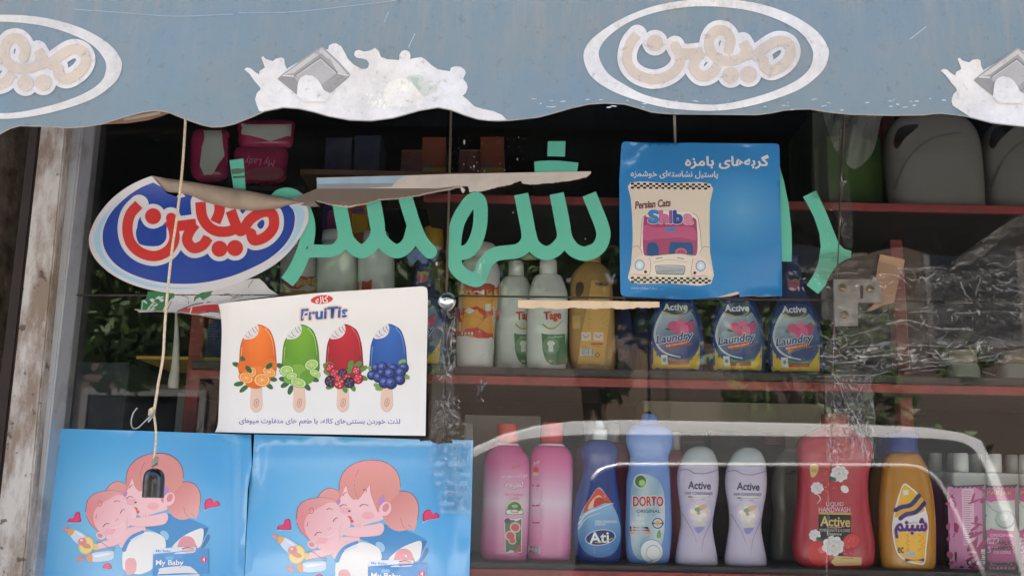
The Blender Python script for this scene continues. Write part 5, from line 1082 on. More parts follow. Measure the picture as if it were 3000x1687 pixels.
# garlic shampoo: white cap, grey shoulder, printed pink sleeve
def a_gar(xo, face):
    def f_(A, f):
        f2 = lambda s: [(x+xo, y) for x, y in f(s)]
        yb, yt = 1415, 690
        A.poly(f2('1350,%d 1640,%d 1650,%d 1372,%d' % (yt+5, yt+5, yb, yb)), (204, 128, 172) if not face else (184, 70, 132), 1)
        zz = lambda y, s: ' '.join('%f,%f' % (1348+i*19+(.075*(y-690)), y+(14 if i % 2 else 0)*s) for i in range(17))
        A.poly(f2(zz(700, 1)+' 1660,680 1344,680'), (44, 50, 48), 1.5, 0); A.poly(f2(zz(1404, -1)+' 1668,1440 1372,1440'), (44, 44, 46), 1.5, 0)
        if face:
            A.text('PARJAK', [*f2('1400,728')[0], *f2('1625,786')[0]], (90, 50, 40), 2, 0, .085); A.text('PARJAK', [*f2('1404,732')[0], *f2('1621,782')[0]], (206, 140, 120), 3, 0, .04)
            A.poly(f2('1352,806 1636,812 1644,1072 1364,1066'), (190, 196, 190), 1.7); A.ell(f2('1560,975')[0], 30, 27, (134, 146, 144), 2.2); A.ell(f2('1556,968')[0], 26, 23, (176, 184, 180), 2.5); A.ell(f2('1545,955')[0], 12, 11, (206, 210, 206), 2.8); A.stroke(f2('1400,830 1450,880 1510,915'), 7, (150, 160, 154), 2.4); A.stroke(f2('1410,835 1455,880 1512,910'), 3, (196, 200, 196), 2.9)
            A.text('ORIGINAL', [*f2('1430,1092')[0], *f2('1630,1118')[0]], (220, 190, 206), 2, 0, .01); A.text('GARLIC', [*f2('1465,1148')[0], *f2('1618,1186')[0]], (50, 34, 44), 2, 0, .05); A.text('SHAMPOO', [*f2('1436,1192')[0], *f2('1640,1230')[0]], (50, 34, 44), 2, 0, .05); A.text('FOR NORMAL', [*f2('1462,1236')[0], *f2('1610,1262')[0]], (224, 200, 214), 2)
            for i in range(7): A.ell(f2('%d,%d' % (1412+(i % 3)*34, 1150+(i//3)*40))[0], 8, 9, (226, 180, 206), 1.8+.05*i, 20*i); A.ell(f2('%d,%d' % (1412+(i % 3)*34, 1150+(i//3)*40))[0], 5.5, 6.5, (186, 76, 136), 2.2+.05*i, 20*i)
            A.poly(f2('1412,1322 1640,1330 1640,1362 1412,1352'), (60, 70, 56), 2); lines(A, f2, 1425, 1630, 1338, 1348, 2, (196, 206, 180), 2.4, 1.4)
            for i in range(8): A.ell(f2('%d,%d' % (1400+i*32, 1385))[0], 5, 4, (226, 196, 214), 2, 20*i)
        else:
            A.poly(f2('1470,716 1570,716 1580,1190 1485,1190'), (224, 180, 204), 1.4)
            lines(A, f2, 1480, 1560, 740, 1170, 24, (120, 60, 100), 2, 1.2, .3, 4)
            for i in range(26):
                q = random.Random(i); x, y = q.uniform(1540, 1650), q.uniform(720, 1400); A.ell(f2('%f,%f' % (x, y))[0], q.uniform(9, 26), q.uniform(3, 7), (158, 36, 96), 1.8+.03*i, q.uniform(-80, 30), 10)
            for i in range(14): q = random.Random(i+90); A.ell(f2('%f,%f' % (q.uniform(1360, 1420), q.uniform(720, 1400)))[0], q.uniform(6, 14), q.uniform(4, 12), (160, 44, 100), 1.8+.03*i, q.uniform(0, 180), 10)
            A.poly(f2('1632,1222 1665,1226 1668,1388 1640,1386'), (222, 216, 220), 3)
            for i in range(9): A.stroke(f2('1638,%d 1664,%d' % (1236+i*16, 1238+i*16)), 1.4+(i % 3), (70, 60, 70), 3.4, 0)
            for x, y in ((1535, 1335), (1600, 1340)): A.ell(f2('%d,%d' % (x, y))[0], 8, 9, (40, 34, 40), 3); A.ell(f2('%d,%d' % (x+4, y))[0], 5, 6, (206, 150, 186), 3.3)
    return f_
def garlic(label, x, face, Y):
    s = x-1395
    rows = lambda L: [(y, a+s, b+s) for y, a, b in L]
    f = a_gar(s*.349854, face)
    return bottle('garlic_shampoo', label, 'bottle', 'q', Y, ZL, rows([(1452, 1390, 1650), (1440, 1376, 1660), (1100, 1362, 1642), (690, 1350, 1636), (668, 1362, 1620), (648, 1400, 1580)]), grad([(0, (60, 56, 58)), (.93, (150, 152, 150)), (1, (186, 190, 186))]),
                  [('cap', rows([(648, 1402, 1528), (640, 1400, 1530), (496, 1402, 1526), (488, 1410, 1518)]), (204, 206, 202), 1, 2)], .8, 7, f, 'garlic shampoo bottles', lname='sleeve')
garlic('pink garlic shampoo bottle seen from its back, with lines of small print and a barcode', 1118, False, .22)
garlic('pink garlic shampoo bottle facing forward with a white garlic picture, whole in view', 1395, True, .22)
garlic('pink garlic shampoo bottle cut off by the right edge of the picture', 1675, True, .22)
def capped(label, x, Y): 
    s = x-1395
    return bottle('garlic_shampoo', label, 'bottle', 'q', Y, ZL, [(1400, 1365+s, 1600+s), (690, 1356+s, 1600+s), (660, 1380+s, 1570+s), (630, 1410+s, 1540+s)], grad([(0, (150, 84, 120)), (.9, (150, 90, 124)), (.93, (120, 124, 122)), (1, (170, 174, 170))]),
                  [('cap', [(630, 1408+s, 1520+s), (482, 1412+s, 1516+s), (474, 1420+s, 1508+s)], (186, 190, 188), 1, 2)], .8, 7, None, 'garlic shampoo bottles in the back row')
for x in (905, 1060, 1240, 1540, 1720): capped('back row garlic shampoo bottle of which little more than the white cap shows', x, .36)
# things standing behind the front row
GB = 'dusky bottles behind the front row'
bottle('lotion_bottle', 'grey beige lotion bottle standing back between the lilac and red bottles', 'bottle', 'p', .34, ZL, [(1310, 890, 1150), (1290, 876, 1164), (1100, 884, 1160), (900, 900, 1150), (780, 886, 1160), (640, 884, 1166), (540, 900, 1156), (450, 930, 1130), (400, 960, 1100)], (132, 122, 112),
       [('cap', [(400, 985, 1090), (360, 1000, 1080)], (150, 146, 140), 1, 2)], .55, 2.3, lambda A, f: (A.text(fa('گلپر'), [*f('1000,560')[0], *f('1092,605')[0]], (60, 50, 60), 1, 0, .04),))
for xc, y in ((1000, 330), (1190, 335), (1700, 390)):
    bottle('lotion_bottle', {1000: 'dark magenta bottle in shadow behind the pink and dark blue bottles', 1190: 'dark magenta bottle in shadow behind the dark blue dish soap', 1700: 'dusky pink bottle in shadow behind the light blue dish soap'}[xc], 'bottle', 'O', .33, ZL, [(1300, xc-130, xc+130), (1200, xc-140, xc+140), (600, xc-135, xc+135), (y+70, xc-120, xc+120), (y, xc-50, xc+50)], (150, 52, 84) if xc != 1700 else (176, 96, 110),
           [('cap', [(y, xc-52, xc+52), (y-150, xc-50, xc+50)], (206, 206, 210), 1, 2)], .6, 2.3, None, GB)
def carton(name, label, q, Y, depth, base, col, art=None, group=None, mat=None, category='box'):
    """q: x0,y0,x1 photo position of the front face's top left and right; the carton stands on z = base"""
    a, b = P(q[0], q[1], Y), P(q[2], q[1], Y); z1 = (a.z+b.z)/2
    t = thing(name, label, category, ((a.x+b.x)/2, Y, base), group)
    v, f = box_geo(a.x, Y, base, b.x, Y+depth, z1, .003); mesh('body', v, f, mat or PLM, t, False, [lin(col)]*sum(len(k) for k in f))
    if art:
        A = Art(lambda u, w_, k: P(u, w_, Y-.0006-k)); art(A, lambda s: T('R', s)); A.build('print', LAB, t)
    return t
carton('carton', 'wide beige carton lying behind the lower bottles under the middle shelf', (1884, 1178, 2415), .44, .12, ZL, (150, 142, 124))
carton('carton', 'pale grey carton behind the coral capped pink bottles', (1362, 1216, 1584), .40, .15, ZL, (170, 168, 164))
carton('carton', 'dark brown carton with red printed panel between the lilac bottles', (2080, 1262, 2300), .40, .03, ZL, (58, 42, 34), lambda A, f: (A.rect(2240, 1275, 2298, 1302, (96, 50, 44), 1), lines(A, f, 2246, 2292, 1280, 1298, 4, (140, 90, 80), 2, 1.2)))
carton('carton', 'dark carton behind the light blue dish soap bottle', (1890, 1262, 2070), .40, .03, ZL, (50, 40, 36), lambda A, f: A.rect(2000, 1290, 2062, 1300, (80, 60, 50), 1))
bottle('pump_bottle', 'small dark blue pump bottle top in front of the beige carton', 'bottle', 'K', .40, ZL, [(2600, 262, 380), (1500, 262, 380), (1360, 270, 372), (1290, 276, 366)], (58, 60, 110), [('pump', [(1290, 280, 364), (1262, 286, 360), (1240, 300, 340)], (58, 62, 116), .8, 2)], .7, 2.3)
# ---- middle shelf
def a_jar(A, f):
    A.poly(f('395,380 695,385 672,560 650,778 358,755 366,560'), (214, 150, 62), 1); A.poly(f('366,525 520,520 690,560 688,620 600,600 500,690 380,640 362,600'), (196, 60, 58), 1.4, 0); A.poly(f('390,600 440,545 520,540 610,585 500,690 420,660'), (220, 160, 70), 1.7, 0); A.poly(f('358,700 440,690 520,680 640,720 650,778 358,755'), (196, 58, 56), 1.9, 0)
    A.poly(f('415,555 460,530 505,550 460,580'), (206, 206, 206), 2.2, 0); A.poly(f('582,500 626,500 626,555 586,555'), (206, 210, 190), 2.2, 0); A.poly(f('390,715 500,710 500,745 392,750'), (70, 60, 40), 2.3, 0)
    for i in range(4): A.ell(f('%d,730' % (405+i*26))[0], 3.6, 5, (206, 196, 160), 2.6)
    lines(A, f, 430, 560, 600, 650, 5, (150, 80, 40), 2.2, 1.2); A.poly(f('375,330 690,345 690,440 372,430'), (176, 52, 56), 1.2, 0); A.poly(f('398,388 578,392 576,424 398,422'), (214, 206, 200), 1.6, 0)
bottle('powder_jar', 'white plastic jar with orange and red label beside the chrome knob', 'jar', 'J', .16, ZM, [(1022, 400, 610), (1005, 370, 640), (900, 360, 648), (700, 362, 660), (460, 376, 688), (300, 392, 698), (220, 400, 690), (170, 430, 660)], (206, 208, 204),
       [('lid', [(170, 420, 668), (60, 424, 664), (50, 440, 650)], (206, 206, 200), 1, 2)], .8, 2.4, a_jar)
def a_tage(xo):
    def f_(A, f):
        g_ = lambda s: [(x+xo*.379555, y) for x, y in f(s)]
        A.text('Tage', [*g_('1036,556')[0], *g_('1172,640')[0]], (196, 56, 52), 2, -4, .05); A.stroke(g_('1030,655 1060,682 1110,685 1170,640'), 5, (206, 186, 70), 1.5, w1=2); A.stroke(g_('1035,662 1070,690 1120,688 1180,630'), 2.4, (60, 110, 70), 1.8, w1=1.2); A.stroke(g_('1040,570 1095,562'), 3, (196, 56, 52), 2.4, 0)
        A.poly(cat(g_('1018,726 1060,735 1130,736 1216,730'), 3)+cat(g_('1218,960 1130,972 1080,962 1045,920 1025,850'), 3), (76, 120, 84), 1); A.ell(g_('1090,825')[0], 24, 26, (104, 144, 110), 1.4); A.poly(g_('1062,800 1078,785 1104,785 1124,800 1114,822 1108,815 1110,870 1072,870 1072,815 1066,822'), (206, 214, 206), 1.9, 0); A.text(fa('سفید'), [*g_('1060,742')[0], *g_('1180,764')[0]], (190, 206, 190), 1.5, -2); A.text(fa('تاژ'), [*g_('1070,930')[0], *g_('1102,955')[0]], (214, 214, 196), 1.6, 0, .03)
    return f_
tg = [(1042, 925, 1192), (1030, 912, 1202), (950, 902, 1210), (800, 901, 1217), (600, 906, 1221), (470, 913, 1220), (400, 926, 1212), (340, 945, 1192), (300, 968, 1172), (290, 985, 1158)]
t2 = bottle('bleach_bottle', 'white bottle with red lettering and green shirt label, whole in view', 'bottle', 'J', .17, ZM, tg, (202, 208, 204), [('cap', [(290, 1000, 1140), (180, 1004, 1136), (170, 1016, 1124)], (206, 208, 204), 1, 2)], .6, 2.6, a_tage(0), 'white bottles with green shirt labels')
t1 = bottle('bleach_bottle', 'white bottle with green shirt label, half hidden behind its twin', 'bottle', 'J', .21, ZM, [(y, a-245, b-268) for y, a, b in tg], (202, 208, 204), [('cap', [(290, 760, 885), (180, 764, 880), (170, 776, 868)], (206, 208, 204), 1, 2)], .6, 2.6, a_tage(-212), 'white bottles with green shirt labels')
def a_amb(A, f):
    A.poly(f('1405,320 1562,325 1545,600 1520,800 1502,972 1296,966 1310,860 1335,690 1375,500'), (206, 164, 92), 1); A.poly(f('1255,590 1320,592 1318,690 1262,690'), (196, 160, 96), 1.2)
    A.text('Softlan', [*f('1432,332')[0], *f('1535,362')[0]], (70, 60, 96), 2, 0, .04); lines(A, f, 1360, 1530, 560, 690, 8, (150, 110, 60), 2, 1.3)
    for x in (1325, 1420): A.rect(*f('%d,718' % x)[0], *f('%d,785' % (x+75))[0], (222, 200, 180), 1.6); A.stroke(f('%d,740 %d,760 %d,740' % (x+15, x+35, x+60)), 2.2, (90, 130, 170), 2)
    A.rect(*f('1400,802')[0], *f('1492,816')[0], (196, 60, 60), 2); lines(A, f, 1330, 1490, 824, 835, 2, (150, 110, 60), 2, 1.2)
    A.rect(*f('1318,846')[0], *f('1418,898')[0], (214, 222, 226), 1.7)
    for i in range(9): A.stroke(f('%d,850 %d,890' % (1324+i*11, 1324+i*11)), 1.2+(i % 3)*.6, (84, 100, 130), 2, 0)
    A.ell(f('1450,895')[0], 7, 7, (120, 90, 50), 2); A.ell(f('1450,895')[0], 4.5, 4.5, (206, 164, 92), 2.3)
    A.poly(cat(f('1288,345 1325,330 1345,360 1335,420 1300,450 1282,420'), 3, True), (70, 56, 40), 1.2)
bottle('softener_bottle', 'amber fabric softener bottle showing its back label and handle', 'bottle', 'J', .19, ZM, [(1052, 1290, 1545), (1035, 1265, 1575), (950, 1240, 1588), (800, 1228, 1586), (600, 1228, 1580), (460, 1235, 1572), (330, 1242, 1562), (260, 1270, 1545), (210, 1320, 1500), (190, 1350, 1470)], (172, 136, 82),
       [('cap', [(190, 1345, 1475), (60, 1352, 1468)], (176, 140, 84), 1, 2)], .5, 2.8, a_amb)
for i, (x0, x1, y0) in enumerate(((1590, 1735, 470), (1700, 1890, 505))):
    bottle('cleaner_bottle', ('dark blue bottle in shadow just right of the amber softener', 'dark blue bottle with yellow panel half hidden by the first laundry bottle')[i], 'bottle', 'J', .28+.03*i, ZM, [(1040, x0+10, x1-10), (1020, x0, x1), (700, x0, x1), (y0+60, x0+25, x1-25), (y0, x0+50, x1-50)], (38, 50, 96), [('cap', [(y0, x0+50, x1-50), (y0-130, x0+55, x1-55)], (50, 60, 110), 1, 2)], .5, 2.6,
           (lambda A, f: lines(A, f, 1605, 1660, 780, 1000, 16, (130, 130, 80), 1, 1.4)) if i == 0 else (lambda A, f: A.poly(f('1780,870 1830,900 1860,1020 1785,1025'), (170, 150, 50), 1)), 'dark blue bottles in the shade')
def a_lau(A, f):
    nv = (40, 62, 120)
    A.poly(cat(f('455,280 700,280 770,400 805,560 815,700 800,900 770,912 380,912 352,890 348,700 360,540 390,400'), 3, True), (44, 70, 130), 1)
    A.poly(f('350,640 375,720 420,785 500,830 600,845 690,830 755,780 795,715 806,650 802,890 790,908 370,908 352,890'), (210, 178, 56), 1.4)
    yl, yh = f('0,360')[0][1], f('0,760')[0][1]
    def wash(u, v):
        t = (v-yl)/(yh-yl); s = (u-f('380,0')[0][0])/135
        return tuple(a+(b-a)*max(0, min(1, t*.9+s*.55-.25)) for a, b in zip((176, 196, 206), (44, 58, 120)))
    A.poly(cat(f('470,350 580,395 700,350 770,450 795,580 790,680 730,760 600,785 470,765 400,690 378,580 400,450'), 4, True), wash, 1.8)
    A.stroke(f('462,360 400,480 380,600 420,700 500,760 620,790'), 8, (206, 214, 220), 2.2, w1=3)
    A.poly(cat(f('450,290 560,268 690,282 720,340 660,390 560,400 480,370 440,330'), 3, True), nv, 2.4); A.stroke(f('480,370 560,395 640,385 692,350'), 5, (206, 176, 70), 2.8, w1=2)
    A.text('Active', [*f('462,285')[0], *f('692,350')[0]], (226, 228, 230), 3, -1, .055)
    for i, (x, y, r) in enumerate(((560, 500, 60), (640, 480, 55), (700, 510, 50), (600, 530, 50), (660, 535, 52), (730, 480, 30))): A.ell(f('%d,%d' % (x, y))[0], r*.31, r*.25, ((214, 96, 140), (222, 120, 156), (198, 80, 126))[i % 3], 3+.1*i, i*25)
    A.ell(f('505,528')[0], 8, 4, (70, 120, 70), 3.1, 10); A.ell(f('722,455')[0], 8, 4, (70, 120, 70), 3.1, -40)
    q = random.Random(5)
    for i in range(26): A.ell(f('%f,%f' % (q.uniform(440, 700), q.uniform(390, 480)))[0], .9, .9, (226, 230, 232), 2.6+.01*i, 0, 6)
    A.text('Laundry', [*f('384,560')[0], *f('752,672')[0]], (224, 228, 232), 4, -8, .1, .25); A.text('Laundry', [*f('390,566')[0], *f('746,666')[0]], (50, 78, 140), 5, -8, .035, .25)
    A.poly(f('478,668 695,628 700,660 488,704'), (196, 74, 62), 4.2, 0); A.text('DETERGENT', [*f('488,660')[0], *f('692,678')[0]], (230, 214, 206), 6, -10, .03); A.poly(f('500,704 735,655 735,668 510,724'), (150, 96, 66), 4.4, 0)
    A.poly(cat(f('505,790 600,815 700,800 745,795 700,830 560,832 505,820'), 2, True), (96, 130, 84), 3.2); A.poly(f('508,835 710,825 700,858 512,862'), (186, 60, 80), 3.3, 0); A.poly(cat(f('440,770 500,770 502,862 445,862'), 1, True), (206, 212, 210), 3.4, 0); A.ell(f('472,815')[0], 5, 6, (120, 130, 140), 3.8); A.text(fa('مایع لباسشویی'), [*f('540,838')[0], *f('690,856')[0]], (226, 190, 196), 3.8)
lau = [(990, 375, 785), (975, 355, 818), (950, 352, 822), (930, 345, 826), (800, 342, 830), (700, 342, 828), (560, 348, 820), (450, 362, 802), (360, 392, 772), (290, 425, 742), (230, 462, 712), (170, 486, 688), (90, 505, 668), (0, 520, 652), (-70, 535, 640)]
lau = [(y, 585+(a-585)*1.09, 585+(b-585)*1.09) for y, a, b in lau]
lc = [('cap', [(-70, 530, 645), (-150, 534, 641), (-165, 545, 630)], (40, 60, 128), 1, 2)]
la = bottle('laundry_bottle', 'blue laundry detergent bottle, the nearest one right of the torn foam tape', 'bottle', 'K', .17, ZM, lau, (34, 50, 104), lc, .5, 2.6, a_lau, 'blue laundry detergent bottles')
A = Art(Loft('K', lau, .17, .5, 2.6).front, step=12); fk = lambda s: T('K', s); A.poly(fk('512,20 650,20 672,95 690,165 484,165 500,95'), (170, 160, 66), 1); A.poly(fk('540,50 620,70 640,120 560,140 530,100'), (176, 84, 120), 1.5, 3); A.build('neck_label', LAB, la, True)
for x, lb in ((2161.8, 'blue laundry detergent bottle in the middle of three, under the blue sticker'), (2330, 'blue laundry detergent bottle touched by the crumpled clear tape'), (1226, 'blue laundry detergent bottle between the popsicle poster and the chrome knob')):
    d = P(x, 1100, .17)-P(1981.7, 1100, .17); d.z = 0; dup(la, d, lb)
for i, (a, b, y0, lab) in enumerate(((75, 390, 950, 'tall white plastic jar behind the green teeth letters, the left one'), (402, 690, 950, 'tall white plastic jar with a red patch behind the green letters, the right one'))):
    bottle('powder_jar', lab, 'jar', 'F', .17, ZM, [(1950, a+20, b-20), (1920, a, b), (1200, a-2, b+2), (1050, a+2, b-2), (y0+40, a+30, b-30), (y0, a+60, b-60)], (196, 206, 202), [('lid', [(y0, a+40, b-40), (y0-80, a+44, b-44)], (206, 208, 204), 1, 2)], .9, 2.2, (lambda A, f: A.poly(f('395,1195 515,1190 510,1290 390,1290'), (186, 70, 66), 1)) if i else None, 'tall white jars', PL)
bottle('powder_jar', 'white jar with red and ochre wrapper left of the tall white jars', 'jar', 'E', .17, ZM, [(1800, 1505, 1740), (1200, 1500, 1750), (1050, 1500, 1752), (980, 1520, 1735)], (186, 190, 188), [('lid', [(980, 1520, 1735), (930, 1524, 1730)], (200, 200, 198), 1, 2)], .9, 2.2,
       lambda A, f: (A.poly(f('1498,1110 1600,1100 1752,1110 1752,1185 1620,1200 1498,1190'), (176, 84, 70), 1), A.poly(f('1600,1120 1752,1115 1752,1180 1620,1185'), (186, 150, 100), 1.5), A.poly(f('1498,1200 1752,1200 1752,1260 1498,1260'), (190, 140, 80), 1.2)))
bottle('cleaner_bottle', 'dark navy bottle under the right end of the oval sticker', 'bottle', 'E', .22, ZM, [(1800, 1370, 1510), (1150, 1372, 1508), (1080, 1400, 1490), (1040, 1420, 1470)], (40, 46, 80), [('cap', [(1040, 1420, 1470), (980, 1422, 1468)], (60, 64, 90), 1, 2)], .6, 2.4)
bottle('cleaner_bottle', 'orange bottle with bright yellow label between the green teeth letters', 'bottle', 'F', .36, ZM, [(1950, 310, 505), (900, 320, 505), (640, 318, 500), (520, 340, 480), (470, 370, 450)], grad([(0, (50, 56, 110)), (.68, (50, 56, 110)), (.70, (190, 96, 60)), (1, (190, 96, 60))]), [('cap', [(470, 370, 450), (380, 374, 446)], (60, 70, 140), 1, 2)], .5, 2.6,
       lambda A, f: (A.poly(f('355,668 492,665 496,790 480,822 370,822 352,790'), (214, 166, 40), 1), A.poly(f('365,632 450,628 452,660 365,662'), (50, 80, 150), 1.4), lines(A, f, 370, 480, 700, 800, 7, (170, 120, 30), 1.5, 1.2)))
bottle('cleaner_bottle', 'purple bottle with magenta panel behind the first green tooth', 'bottle', 'F', .34, ZM, [(1950, 110, 230), (900, 112, 232), (640, 116, 230), (540, 130, 210)], (58, 44, 96), [('cap', [(540, 135, 205), (450, 138, 202)], (70, 50, 110), 1, 2)], .6, 2.4, lambda A, f: A.poly(cat(f('165,660 200,640 222,680 220,830 175,840 160,790'), 3, True), (150, 56, 112), 1))
bottle('cleaner_bottle', 'amber bottle with a big yellow cap left of the pane joint', 'bottle', 'F', .34, ZM, [(1950, 930, 1100), (1100, 930, 1100), (1000, 950, 1075), (920, 965, 1050)], (120, 84, 50), [('cap', [(925, 940, 1082), (850, 936, 1086), (840, 934, 1088), (750, 932, 1078), (738, 950, 1062)], (206, 164, 40), 1, 2)], .7, 2.3)
# ---- white jugs on the upper shelf at the right
def jug(label, xo, Y, yo=0):
    s = lambda L: [(y, a+xo, b+xo) for y, a, b in L]
    def art(A, f):
        g_ = lambda q: [(x+xo*.393314, y) for x, y in f(q)]
        A.stroke(g_('1070,575 1105,470 1180,330 1300,220 1420,170 1560,150'), 9, (96, 92, 92), 1, w1=5)
        A.poly(cat(g_('1062,215 1100,120 1190,90 1250,95 1220,130 1150,190 1100,260 1075,265'), 4, True), (40, 36, 36), 1)  # groove and recess of the handle, their shade painted dark
        A.stroke(g_('1450,245 1560,250'), 1.6, (120, 116, 114), 1, 0)
    t = bottle('water_jug', label, 'jug', 'H', Y, ZU, s([(778, 1066, 1712), (765, 1050, 1722), (700, 1044, 1722), (500, 1022, 1712), (300, 1004, 1696), (180, 1012, 1672), (100, 1035, 1630), (50, 1080, 1580), (15, 1150, 1500)]), (128, 124, 119), [('spout', s([(15, 1330, 1500), (-60, 1340, 1490)]), (134, 130, 124), 1, 2)], .5, 3.0, art, 'white plastic jugs on the upper shelf', PL, lname='handle_shade')
    return t
jug('white plastic jug with moulded handle, right of the red post', 0, .22); jug('white plastic jug with moulded handle, cut off by the right edge', 715, .24)
for xo, lab in ((0, 'small white jar on the middle shelf behind the crumpled clear tape'), (358, 'small white jar on the middle shelf at the right edge')):
    bottle('small_jar', lab, 'jar', 'L', .30, ZM, [(868, 1160+xo, 1345+xo), (850, 1146+xo, 1362+xo), (740, 1146+xo, 1362+xo), (690, 1165+xo, 1340+xo)], (190, 196, 190), [('lid', [(690, 1160+xo, 1346+xo), (600, 1164+xo, 1340+xo)], (176, 164, 140), 1, 2)], .8, 2.6, None, 'small white jars')
# green carton, tray and hanging bag behind the tape
def gq(s): return T('H', s)
(gx0, gy0), (gx1, _), _z = gq('560,180 965,180 0,650')
carton('carton', 'green carton on the upper shelf left of the red post', (gx0, gy0, gx1), .30, .2, P(2500, 590, .3).z, (70, 104, 40)); carton('carton', 'dark green carton behind the wide strip of clear tape', (2378, 330, 2440), .36, .2, P(2400, 590, .36).z, (34, 60, 24))
tr = thing('plastic_tray', 'dark grey plastic tray under the green carton', 'tray', (P(2550, 610, .28).x, .3, ZU))
a = P(2470, 588, .26); b = P(2618, 588, .26); bm = bmesh.new()
vt = [bm.verts.new(p) for p in ((a.x+.02, .29, ZU+.001), (b.x-.03, .29, ZU+.001), (b.x-.03, .42, ZU+.001), (a.x+.02, .42, ZU+.001), (a.x, .26, a.z), (b.x, .26, a.z), (b.x, .45, a.z), (a.x, .45, a.z))]
for f in ((3, 2, 1, 0), (0, 1, 5, 4), (1, 2, 6, 5), (2, 3, 7, 6), (3, 0, 4, 7)): bm.faces.new([vt[i] for i in f])
v_ = [p.co.copy() for p in bm.verts]; bm.verts.index_update(); f_ = [tuple(q.index for q in p.verts) for p in bm.faces]; bm.free()
mesh('body', v_, f_, flat('dark_tray', (52, 48, 46), .5), tr)
bag = Art(sheet(.2, lambda u, v: -.03*math.sin((u-2430)/150.0*3.14)+.008*math.sin(u/9.0+v/40.0)), step=9); bag.poly(cat(gq('565,-30 572,120 600,220 660,320 720,390 775,420 840,380 900,310 940,200 965,60 972,-30'), 4, True), (176, 170, 156), 0)
bm_ = clearmat('milky_plastic', (.9, .9, .86), .5, .3, (.5, .48, .44))
tag(bag.build('plastic_bag', bm_, None, True), 'milky plastic bag hanging behind the clear tape under the awning', 'plastic bag')
# ---- upper left: pink packs, dark packs, orange boxes
def pack(label, pts, c, art, Y, group='pink packs on the top left shelf', puff=.03):
    pts = T('E', pts); xs = [p[0] for p in pts]; ys = [p[1] for p in pts]; cx, cy, rx, ry = (min(xs)+max(xs))/2, (min(ys)+max(ys))/2, (max(xs)-min(xs))/2, (max(ys)-min(ys))/2
    fn = lambda u, v: Y-puff*max(0, 1-((u-cx)/rx)**4)**.5*max(0, 1-((v-cy)/ry)**4)**.5
    A = Art(lambda u, v, k: P(u, v, fn(u, v)-k), step=10); o = cat(pts, 4, True); t = thing('wipes_pack', label, 'pack', P(cx, max(ys), Y), group)
    A.poly(o, c, 0); A.build('front', PL, t, True)
    B = Art(lambda u, v, k: P(u, v, Y+puff*max(0, 1-((u-cx)/rx)**4)**.5*max(0, 1-((v-cy)/ry)**4)**.5), step=14); B.poly(o, c, 0); B.build('back', PL, t, True)
    D = Art(lambda u, v, k: P(u, v, fn(u, v)-k-.0006), step=10); art(D, lambda s: T('E', s)); D.build('print', LAB, t, True)
    return t
pk_ = (176, 44, 92)
pack('upright pink pack with a wide white centre', '885,90 1000,72 1125,80 1140,200 1130,400 1050,440 960,450 880,400 865,300', pk_, lambda A, f: A.poly(rag(f('955,80 1085,80 1095,180 1105,260 1060,320 1020,390 960,395 930,330 945,200'), .8, 3), (190, 196, 186), 1), .34)
pack('lying pink pack with a white top panel', '1215,20 1400,8 1590,15 1595,110 1570,200 1400,210 1225,195 1205,100', pk_, lambda A, f: A.poly(f('1225,30 1580,32 1575,120 1500,135 1430,155 1350,130 1225,105'), (190, 192, 184), 1), .36)
pack('pink pack turned upside down with faint script lettering', '1190,205 1350,195 1540,210 1545,350 1520,440 1350,465 1215,440 1180,330', (168, 42, 88), lambda A, f: (A.text('My Lady', [*f('1248,262')[0], *f('1462,330')[0]], (206, 130, 156), 1, 183, .0, .2), A.poly(cat(f('1270,360 1400,335 1500,345 1525,390 1450,430 1330,430 1265,400'), 3, True), (150, 62, 84), .8)), .34)
ZB = P(1100, 508, .38).z
carton('carton', 'dark navy pack at the back of the high brown shelf, the left one', (955, 402, 1032), .42, .12, ZB, (34, 36, 62), None, 'dark navy packs on the high shelf'); carton('carton', 'dark navy pack at the back of the high brown shelf, the right one', (1040, 396, 1118), .42, .12, ZB, (32, 34, 64), None, 'dark navy packs on the high shelf')
for x, lab in ((1176, 'orange and maroon box with a yellow foot left of the pane joint'), (1346, 'orange and maroon box with a yellow foot right of the pane joint')):
    carton('carton', lab, (x, 440, x+133), .42, .12, ZB, (84, 40, 40), lambda A, f, x=x: (A.rect(x+62, 402, x+131, 508, (120, 56, 32), 1), A.rect(x+62, 492, x+131, 508, (140, 110, 40), 1.5), A.rect(x+66, 482, x+94, 490, (50, 80, 100), 1.5), A.stroke([(x+2, 441), (x+62, 441)], 3, (120, 96, 50), 1.2, 0)), 'orange boxes on the high shelf')
# ---- the gap left of the popsicle poster
carton('carton', 'blue detergent carton with small white print left of the popsicle poster', (590, 926, 690), .34, .15, P(600, 1046, .34).z, (34, 60, 132), lambda A, f: (lines(A, f, 598, 640, 940, 985, 7, (150, 170, 206), 1, 1.3), A.rect(600, 935, 622, 945, (206, 120, 60), 1.4)))
carton('carton', 'dark grey blue carton low in the gap beside the aluminium frame', (230, 1060, 380), .40, .2, 1.0, (44, 56, 74)); carton('carton', 'dim pale carton standing low under the yellow edged shelf', (520, 1150, 560), .36, .2, 1.0, (130, 138, 140))
tube = Loft('I', [(868, 372, 440), (840, 366, 446), (780, 376, 452), (700, 392, 450), (600, 402, 452), (450, 414, 448), (300, 420, 436), (290, 424, 432)], .08, 1, 2)
tt = thing('plastic_bottle', 'slim white plastic bottle with drawn out tip hanging left of the popsicle poster', 'bottle', (tube.cx, .08, tube.z0)); tube.build('body', PLM, tt, solid((176, 172, 162)))
